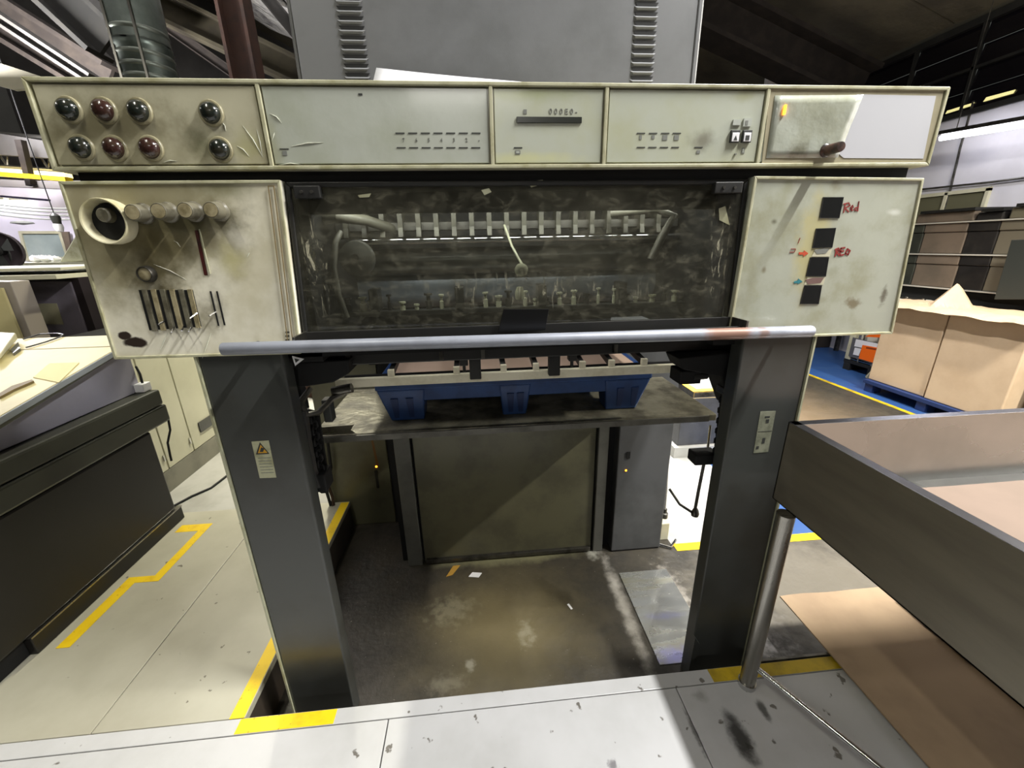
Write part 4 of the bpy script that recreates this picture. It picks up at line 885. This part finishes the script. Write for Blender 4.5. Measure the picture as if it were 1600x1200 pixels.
for k in range(3):
    a = k*2.094; MB().prism([fp+Vector((0, -.03, 0)), fp+Vector((.15*math.cos(a), -.05, .15*math.sin(a))), fp+Vector((.15*math.cos(a+.8), -.02, .15*math.sin(a+.8)))], (0, .004, 0)).build('fan_blade', M['charcoal'], fan)
MB().lathe(fp, (.2, -1, 0), [(.04, .0), (.04, .05), (0, .06)], 16).build('fan_hub', M['black'], fan, smooth=True)
MB().cyl((fp.x, 4.56, -.17), (fp.x, 4.56, fp.z), .02, 12).build('fan_pole', M['charcoal'], fan, smooth=True)
MB().cyl((fp.x, 4.56, -.2), (fp.x, 4.56, -.16), .18, 24).build('fan_base', M['charcoal'], fan, smooth=True)
q = [PY(*v, 7.36) for v in ((30, 361), (96, 361), (110, 405), (42, 408))]
w3 = struct(MB().prism(q, (0, .03, 0)).build('window_3', mat('grey_green_glazing', (150, 162, 160), .2, 0, (170, 180, 176), 1.2)))
MB().frame([v+Vector((0, -.02, 0)) for v in q], .04, .03).build('window_frame', M['cream_clean'], w3)
MB().prism([PY(*v, 7.33) for v in ((96, 362), (106, 362), (113, 405), (107, 408))], (0, .03, 0)).build('window_curtain', M['kraft_dark'], w3)
# lamps, cables and things on the white wall
for k, px in enumerate(((-30, 10), (18, 36))):
    a, b_ = PY(px[0], 316, 7.3), PY(px[1], 318, 7.3)
    tl = empty('tube_lamp', (a+b_)/2, ('short bright lamp at the frame edge on the white left wall', 'short bright lamp, second from the frame edge, on the white left wall')[k], 'lamp')
    MB().cyl(a, b_, .03, 12).build('lamp_tube', M['tube'], tl)
    MB().box(a.x, b_.x, 7.28, 7.4, a.z+.03, a.z+.06).build('lamp_housing', M['cream_clean'], tl)
tag(MB().prism([PY(*v, 7.15) for v in ((0, 305), (73, 311), (73, 314), (0, 308))], (0, .06, 0)).build('lamp_rail', mat('violet_black_rail', (44, 38, 70), .5)), 'dark lamp rail along the white left wall', 'rail')
for k, (ya, yb) in enumerate(((320, 326), (325, 331), (330, 337), (336, 343))):
    pts = [PY(x, ya+(yb-ya)*x/110+4*math.sin(x/110*math.pi)*.5, 6.6) for x in range(-60, 131, 19)]
    tag(MB().tube(pts, .010, 6).build('wall_cable', M['inkgrey']), ('topmost', 'second', 'third', 'lowest')[k]+' of the slack cables strung before the white left wall', 'cable', 'cables before the left wall')
p = PY(90, 350, 6.2)
hl = empty('hanging_lamp', p, 'small hanging lamp with dark cap before the white left wall', 'lamp')
MB().lathe(p, (0, 0, 1), [(.04, .0), (.05, .06), (.05, .10), (.02, .13), (0, .13)], 16).build('lamp_cap', M['charcoal'], hl, smooth=True)
MB().lathe(p, (0, 0, -1), [(.045, 0), (.05, .04), (.035, .09), (0, .10)], 16).build('lamp_bulb', M['white'], hl, smooth=True)
MB().cyl(p+Vector((0, 0, .13)), p+Vector((0, 0, 4.9)), .006, 6).build('lamp_cord', M['rubber'], hl)
p = PY(35, 348, 6.8); tag(MB().lathe(p, (0, 0, 1), [(0, -.03), (.12, -.01), (.11, .01), (0, .03)], 16).build('wall_bracket', M['inkgrey'], smooth=True), 'small grey dish-shaped fitting on the white left wall', 'wall fitting')
# open roof truss and yellow crane rails over the partition
def lattice(xa, xb, za, zb, Y, n, m, name, label):
    b = MB(); pa, pb2 = PY(xa, za, Y), PY(xb, zb, Y); h = .42
    b.tube([pa, pb2], .03, 6).tube([pa+Vector((0, 0, h)), pb2+Vector((0, 0, h))], .03, 6)
    for k in range(n):
        p, q = pa.lerp(pb2, k/n), pa.lerp(pb2, (k+1)/n); b.tube([p, (p+q)/2+Vector((0, 0, h)), q], .016, 5)
    return tag(b.build(name, m), label, 'roof truss')
lattice(-120, 140, 252, 270, 7.2, 8, M['steel'], 'roof_truss', 'pale lattice truss above the white left wall')
for k, (ya, yb, m) in enumerate(((263, 270, 'glow_yellow'), (268, 276, 'yellow'))):
    a, b_ = PY(-80, ya-6, 6.9-.3*k), PY(100, yb, 6.9-.3*k)
    tag(MB().prism([a, b_, b_+Vector((0, 0, -.055)), a+Vector((0, 0, -.055))], (0, .12, 0)).build('crane_rail', M[m]), ('upper bright yellow', 'lower golden yellow')[k]+' rail above the white left wall', 'rail')  # upper rail is no lamp; emission makes it look brightly lit
tag(MB().prism([PY(*v, 6.8) for v in ((22, 218), (32, 218), (48, 288), (40, 290))], (0, .08, 0)).build('rail_hanger', mbeam), 'dark steel hanger crossing the yellow rails at left', 'hanger')
tag(MB().prism([PY(*v, 6.9) for v in ((-80, 276), (120, 286), (120, 296), (-80, 288))], (0, .1, 0)).build('wall_beam', mat('grey_beam', (110, 106, 104), .6)), 'grey beam along the top of the white left wall', 'beam')
tag(MB().prism([PY(*v, 7.0) for v in ((-80, 196), (120, 228), (120, 250), (-80, 236))], (0, .1, 0)).build('wall_beam', mdk), 'dark beam above the yellow rails at far left', 'beam')
tag(MB().prism([PY(*v, 4.2) for v in ((-60, 80), (20, 105), (60, 118), (76, 135), (20, 140), (-60, 118))], (0, .04, 0)).build('ceiling_board', mat('pale_board', (150, 146, 128), .6)), 'pale board hanging under the dark roof rails at upper left', 'board')

# ================================================================== RIGHT BACKGROUND
# fluorescent fitting on wires
a, b_ = PX(1470, 216, 5.6), PX(1640, 188, 5.6)
tl = empty('tube_light', (a+b_)/2, 'long fluorescent tube light hanging by the white right wall', 'tube light')
MB().tube([a, b_], .028, 12).build('tube', M['tube'], tl, smooth=True)
MB().prism([a+Vector((-.05, 0, .035)), a+Vector((.05, 0, .035)), a+Vector((.05, 0, .075)), a+Vector((-.05, 0, .075))], b_-a).build('lamp_housing', M['steel_dark'], tl)
for t in (.15, .95):
    p = a.lerp(b_, t); MB().cyl(p+Vector((0, 0, .07)), p+Vector((0, 0, 1.3)), .005, 6).build('suspension_wire', M['steel_dark'], tl)
tag(MB().tube([PX(1521, 158, 5.985), PX(1500, 232, 5.985), PX(1484, 300, 5.985), PX(1474, 335, 5.985)], .013, 6).build('conduit', M['steel_dark']), 'thin grey conduit running down the white right wall past the window', 'conduit')
# bundles of flat cartons on pallets beside the aisle
def bundle(x0, x1, y0, y1, z0, z1, label, m=None, slant=0):
    o = MB().hexa([(x0, y0, z0), (x1, y0, z0), (x1, y1, z0), (x0, y1, z0)], [(x0, y0, z1), (x1, y0, z1), (x1, y1, z1), (x0, y1, z1)]).build('carton_stack', m or M['kraft'], None, bevel=.01)
    return tag(o, label, 'carton stack', 'wrapped carton stacks along the aisle')
def small_pallet(x0, x1, y0, y1, z, label):
    e = empty('plastic_pallet', ((x0+x1)/2, (y0+y1)/2, z), label, 'pallet')
    MB().box(x0, x1, y0, y1, z+.10, z+.145).build('deck', mat_dkblue, e, bevel=.006)
    for y in (y0+.02, (y0+y1)/2-.05, y1-.12):
        for x in (x0+.02, x1-.14): MB().box(x, x+.12, y, y+.10, z, z+.10).build('foot', mat_dkblue, e, bevel=.004)
    return e
small_pallet(4.63, 5.22, 2.95, 4.30, -.2, 'dark blue pallet under the brown carton stacks by the aisle')
bundle(4.68, 5.2, 3.655, 4.29, -.053, .845, 'brown carton stack on the blue pallet, farther one with sharp corner seam')
bundle(4.66, 5.2, 2.99, 3.63, -.053, .85, 'brown carton stack on the blue pallet, nearer one before the tray table')
small_pallet(4.8, 5.7, 1.9, 2.75, -.2, 'dark pallet under the carton stack at the right frame edge')
bundle(4.84, 5.6, 1.95, 2.72, -.053, .62, 'brown carton stack cut off at the right frame edge')
tag(MB().box(4.78, 5.2, 2.77, 2.93, -.2, .5).build('crate', mat('grey_taupe', (116, 110, 98), .6), None, bevel=.01), 'grey taupe crate between the brown carton stacks at the right', 'crate')
# kraft sheet thrown over the two stacks
def cover(u, v):
    x = 4.55+u*.60; y = 2.88+v*1.50
    z = .866+.018*noise.noise((x*5, y*5, 0))+.016*abs(noise.noise((x*11, y*7, 4)))
    pk = max(0, 1-abs(x-4.86)/.24-abs(y-3.80)/.21); z = max(z+.25*pk, .858)
    if x < 4.62: z -= .03*min(1, (4.62-x)/.07)
    return (x, y, z)
tag(MB().grid(cover, 22, 34).build('kraft_sheet', M['kraft'], None, smooth=False, solid=.004), 'crumpled kraft paper thrown over the two brown carton stacks', 'kraft paper')
# liquid container in its cage
ib = empty('liquid_container', (5.6, 4.74, -.2), 'white caged liquid container with orange label behind the carton stacks', 'container')
MB().box(5.22, 5.97, 4.36, 5.06, -.02, .85).build('tank', mat('milky_plastic', (214, 212, 200), .4), ib, bevel=.05, seg=4, smooth=True)
pb2 = MB().box(5.17, 5.98, 4.32, 5.16, -.10, -.05)
for y in (4.33, 4.68, 5.05): pb2.box(5.17, 5.98, y, y+.10, -.2, -.10)
pb2.build('container_pallet', M['rubber'], ib, bevel=.006)
cg = MB()
for z in (-.03, .2, .43, .66, .86): cg.tube([(5.185, 4.34, z), (5.185, 5.12, z)], .014, 6).tube([(5.185, 5.12, z), (5.95, 5.12, z)], .014, 6)
for y in (4.36, 4.55, 4.75, 4.95): cg.tube([(5.18, y, -.05), (5.18, y, .88)], .012, 6)
for x in (5.4, 5.65, 5.9): cg.tube([(x, 5.12, -.05), (x, 5.12, .88)], .012, 6)
MB().box(5.16, 5.22, 5.06, 5.15, -.05, .90).build('corner_post', M['cream_clean'], ib, bevel=.01)
cg.build('cage', M['steel'], ib, smooth=True)
def onx(name, px, X, m, d=.004):
    return MB().prism([PX(*v, X) for v in px], (-d, 0, 0)).build(name, m, ib)
onx('label_plate', ((1333, 527), (1385, 540), (1376, 573), (1326, 556)), 5.155, mat('dark_label_plate', (92, 92, 96), .5))
onx('white_label', ((1338, 530), (1372, 537), (1369, 548), (1335, 541)), 5.149, M['white'])
onx('white_label', ((1336, 543), (1346, 545), (1342, 556), (1333, 554)), 5.149, M['white'])
onx('orange_label', ((1348, 539), (1380, 545), (1372, 569), (1342, 560)), 5.144, M['orange'])
onx('orange_label', ((1352, 526), (1388, 508), (1384, 528)), 5.149, M['orange'])
onx('label_text', ((1354, 542), (1372, 545), (1371.5, 547.5), (1353, 544.5)), 5.139, mat('dark_orange_print', (150, 60, 10), .5), .001)
MB().tube([PX(1356, 590, 5.1), PX(1362, 583, 5.1), PX(1370, 588, 5.1)], .03, 10).build('outlet_valve', M['cream_clean'], ib, smooth=True)
tag(MB().tube([PX(1275, 545, 5.9), PX(1296, 556, 5.9), PX(1316, 564, 5.9)], .02, 6).build('pipe', M['rubber']), 'dark pipe along the foot of the white wall near the liquid container', 'pipe')
tag(MB().box(5.4, 5.99, 6.3, 7.5, -.2, 1.0).build('shade_block', mat('brown_black_shade', (52, 46, 40), .6), None, bevel=.01), 'brown-black block standing in for shade beyond the liquid container', 'crate')  # dark block added where the wall behind the rack is only shaded
# tall stacks of wrapped sheets along the right wall
RX = 5.3
mkd, mwr = M['kraft_dark'], M['wrap']
mgd = mat('green_black_film', (46, 48, 42), .4, 0, (60, 62, 54), 5)
mtb = mat('taupe_board', (98, 91, 76), .7); mob = mat('olive_taupe_board', (96, 90, 72), .7)
zs = [PX(1500, y, RX).z for y in (452, 397, 346)]         # shelf tops
rk = empty('storage_rack', (5.6, 4.6, -.2), 'steel storage rack with three shelves of wrapped stacks along the right wall', 'rack')
for z in zs: MB().box(RX-.03, 5.93, 3.1, 6.1, z-.014, z).build('rack_shelf', mat('light_shelf_edge', (176, 172, 162), .5) if 'light_shelf_edge' not in bpy.data.materials else bpy.data.materials['light_shelf_edge'], rk, bevel=.003)
MB().box(RX+.05, 5.93, 3.12, 6.08, zs[0]-.3, zs[0]-.032).build('rack_base', M['void'], rk)
for y in (3.1, 6.05):
    for x in (RX, 5.88): MB().box(x, x+.05, y, y+.05, -.2, zs[2]).build('rack_post', M['steel_dark'], rk)
def face(px0, px1, y): return PX(px0, y, RX).y, PX(px1, y, RX).y
for lv, rn, ym, cols in ((1, 'middle shelf', 372, ((1398, 1441), (1442, 1508), (1509, 1557), (1558, 1625))), (0, 'lowest shelf', 425, ((1384, 1427), (1428, 1494), (1495, 1543), (1544, 1611)))):
    for (a, b_), m, what, where in zip(cols, (mgd, mkd, mwr, mtb), ('green-black wrapped stack', 'brown board stack', 'black film-wrapped stack', 'taupe board stack'), ('nearest the press panel', 'second from the press panel', 'third from the press panel', 'at the right frame edge')):
        y1, y0 = face(a, b_, ym); z0, z1 = zs[lv]+.001, zs[lv+1]-.016
        mid = z1-.28*(z1-z0)
        o = MB().box(RX, 5.9, y0, y1, z0, mid).build('wrapped_stack', m, None, bevel=.01)
        MB().box(RX-.012, 5.9, y0, y1, mid, z1).build('top_cover', m, o, bevel=.008)
        tag(o, f'{what} {where}, {rn} by the right wall', 'stack', 'wrapped stacks on the rack')
for px0, px1, yt, m, lb_ in ((1430, 1521, 332, mkd, 'brown board pack on the top shelf beside the window'), (1522, 1566, 331, mwr, 'dark wrapped pack on the top shelf, middle'), (1572, 1640, 322, mob, 'olive taupe pack on the top shelf at the right')):
    y1, y0 = face(px0, px1, 338); z1 = PX((px0+px1)/2, yt, RX).z
    tag(MB().box(RX+.02, 5.9, y0+.01, y1-.01, zs[2]+.001, z1).build('board_pack', m, None, bevel=.012), lb_, 'pack', 'packs on the top shelf')
    tag(MB().box(RX-.01, 5.88, y0+.0, y1-.06, z1+.001, z1+.03).build('pallet_lid', M['black'], None), 'flat black lid on the '+lb_.replace(' on the top shelf', ''), 'lid', 'black lids on the packs')
q = [PX(*v, 5.1) for v in ((1580, 375), (1660, 372), (1650, 468), (1553, 468))]
tag(MB().prism(q, (.06, 0, 0)).build('green_panel', mat('dark_green_board', (40, 43, 39), .6), None, bevel=.004), 'dark grey-green board leaning before the stacks at the right edge', 'board')
# step of the next press unit
su = empty('step_block', (1.95, 3.3, -.2), 'grey step block with yellow-edged top behind the right column', 'step')
MB().box(1.66, 2.6, 3.0, 3.6, -.1, .33).build('step_body', mat('dark_grey_step', (70, 70, 72), .45, 0, (54, 54, 56), 5), su, bevel=.006)
MB().box(1.62, 2.62, 2.97, 3.62, -.2, -.1).build('step_plinth', mpl, su, bevel=.004)
st = MB().box(1.75, 2.6, 3.02, 3.6, .33, .38).build('step_tread', M['steel_dark'], su, bevel=.004)
MB().frame([(1.75, 3.0, .3815), (2.6, 3.0, .3815), (2.6, 3.0, .33), (1.75, 3.0, .33)], .001, .001).box(1.75, 2.6, 3.02, 3.08, .3805, .383).box(1.75, 1.81, 3.08, 3.6, .3805, .383).box(1.75, 2.6, 3.54, 3.6, .3805, .383).box(2.2, 2.26, 3.08, 3.54, .3805, .383).build('yellow_edge', mat('tread_yellow', (240, 196, 70), .5), st)
MB().box(1.81, 2.2, 3.08, 3.54, .3802, .382).build('tread_plate', mpl, st)
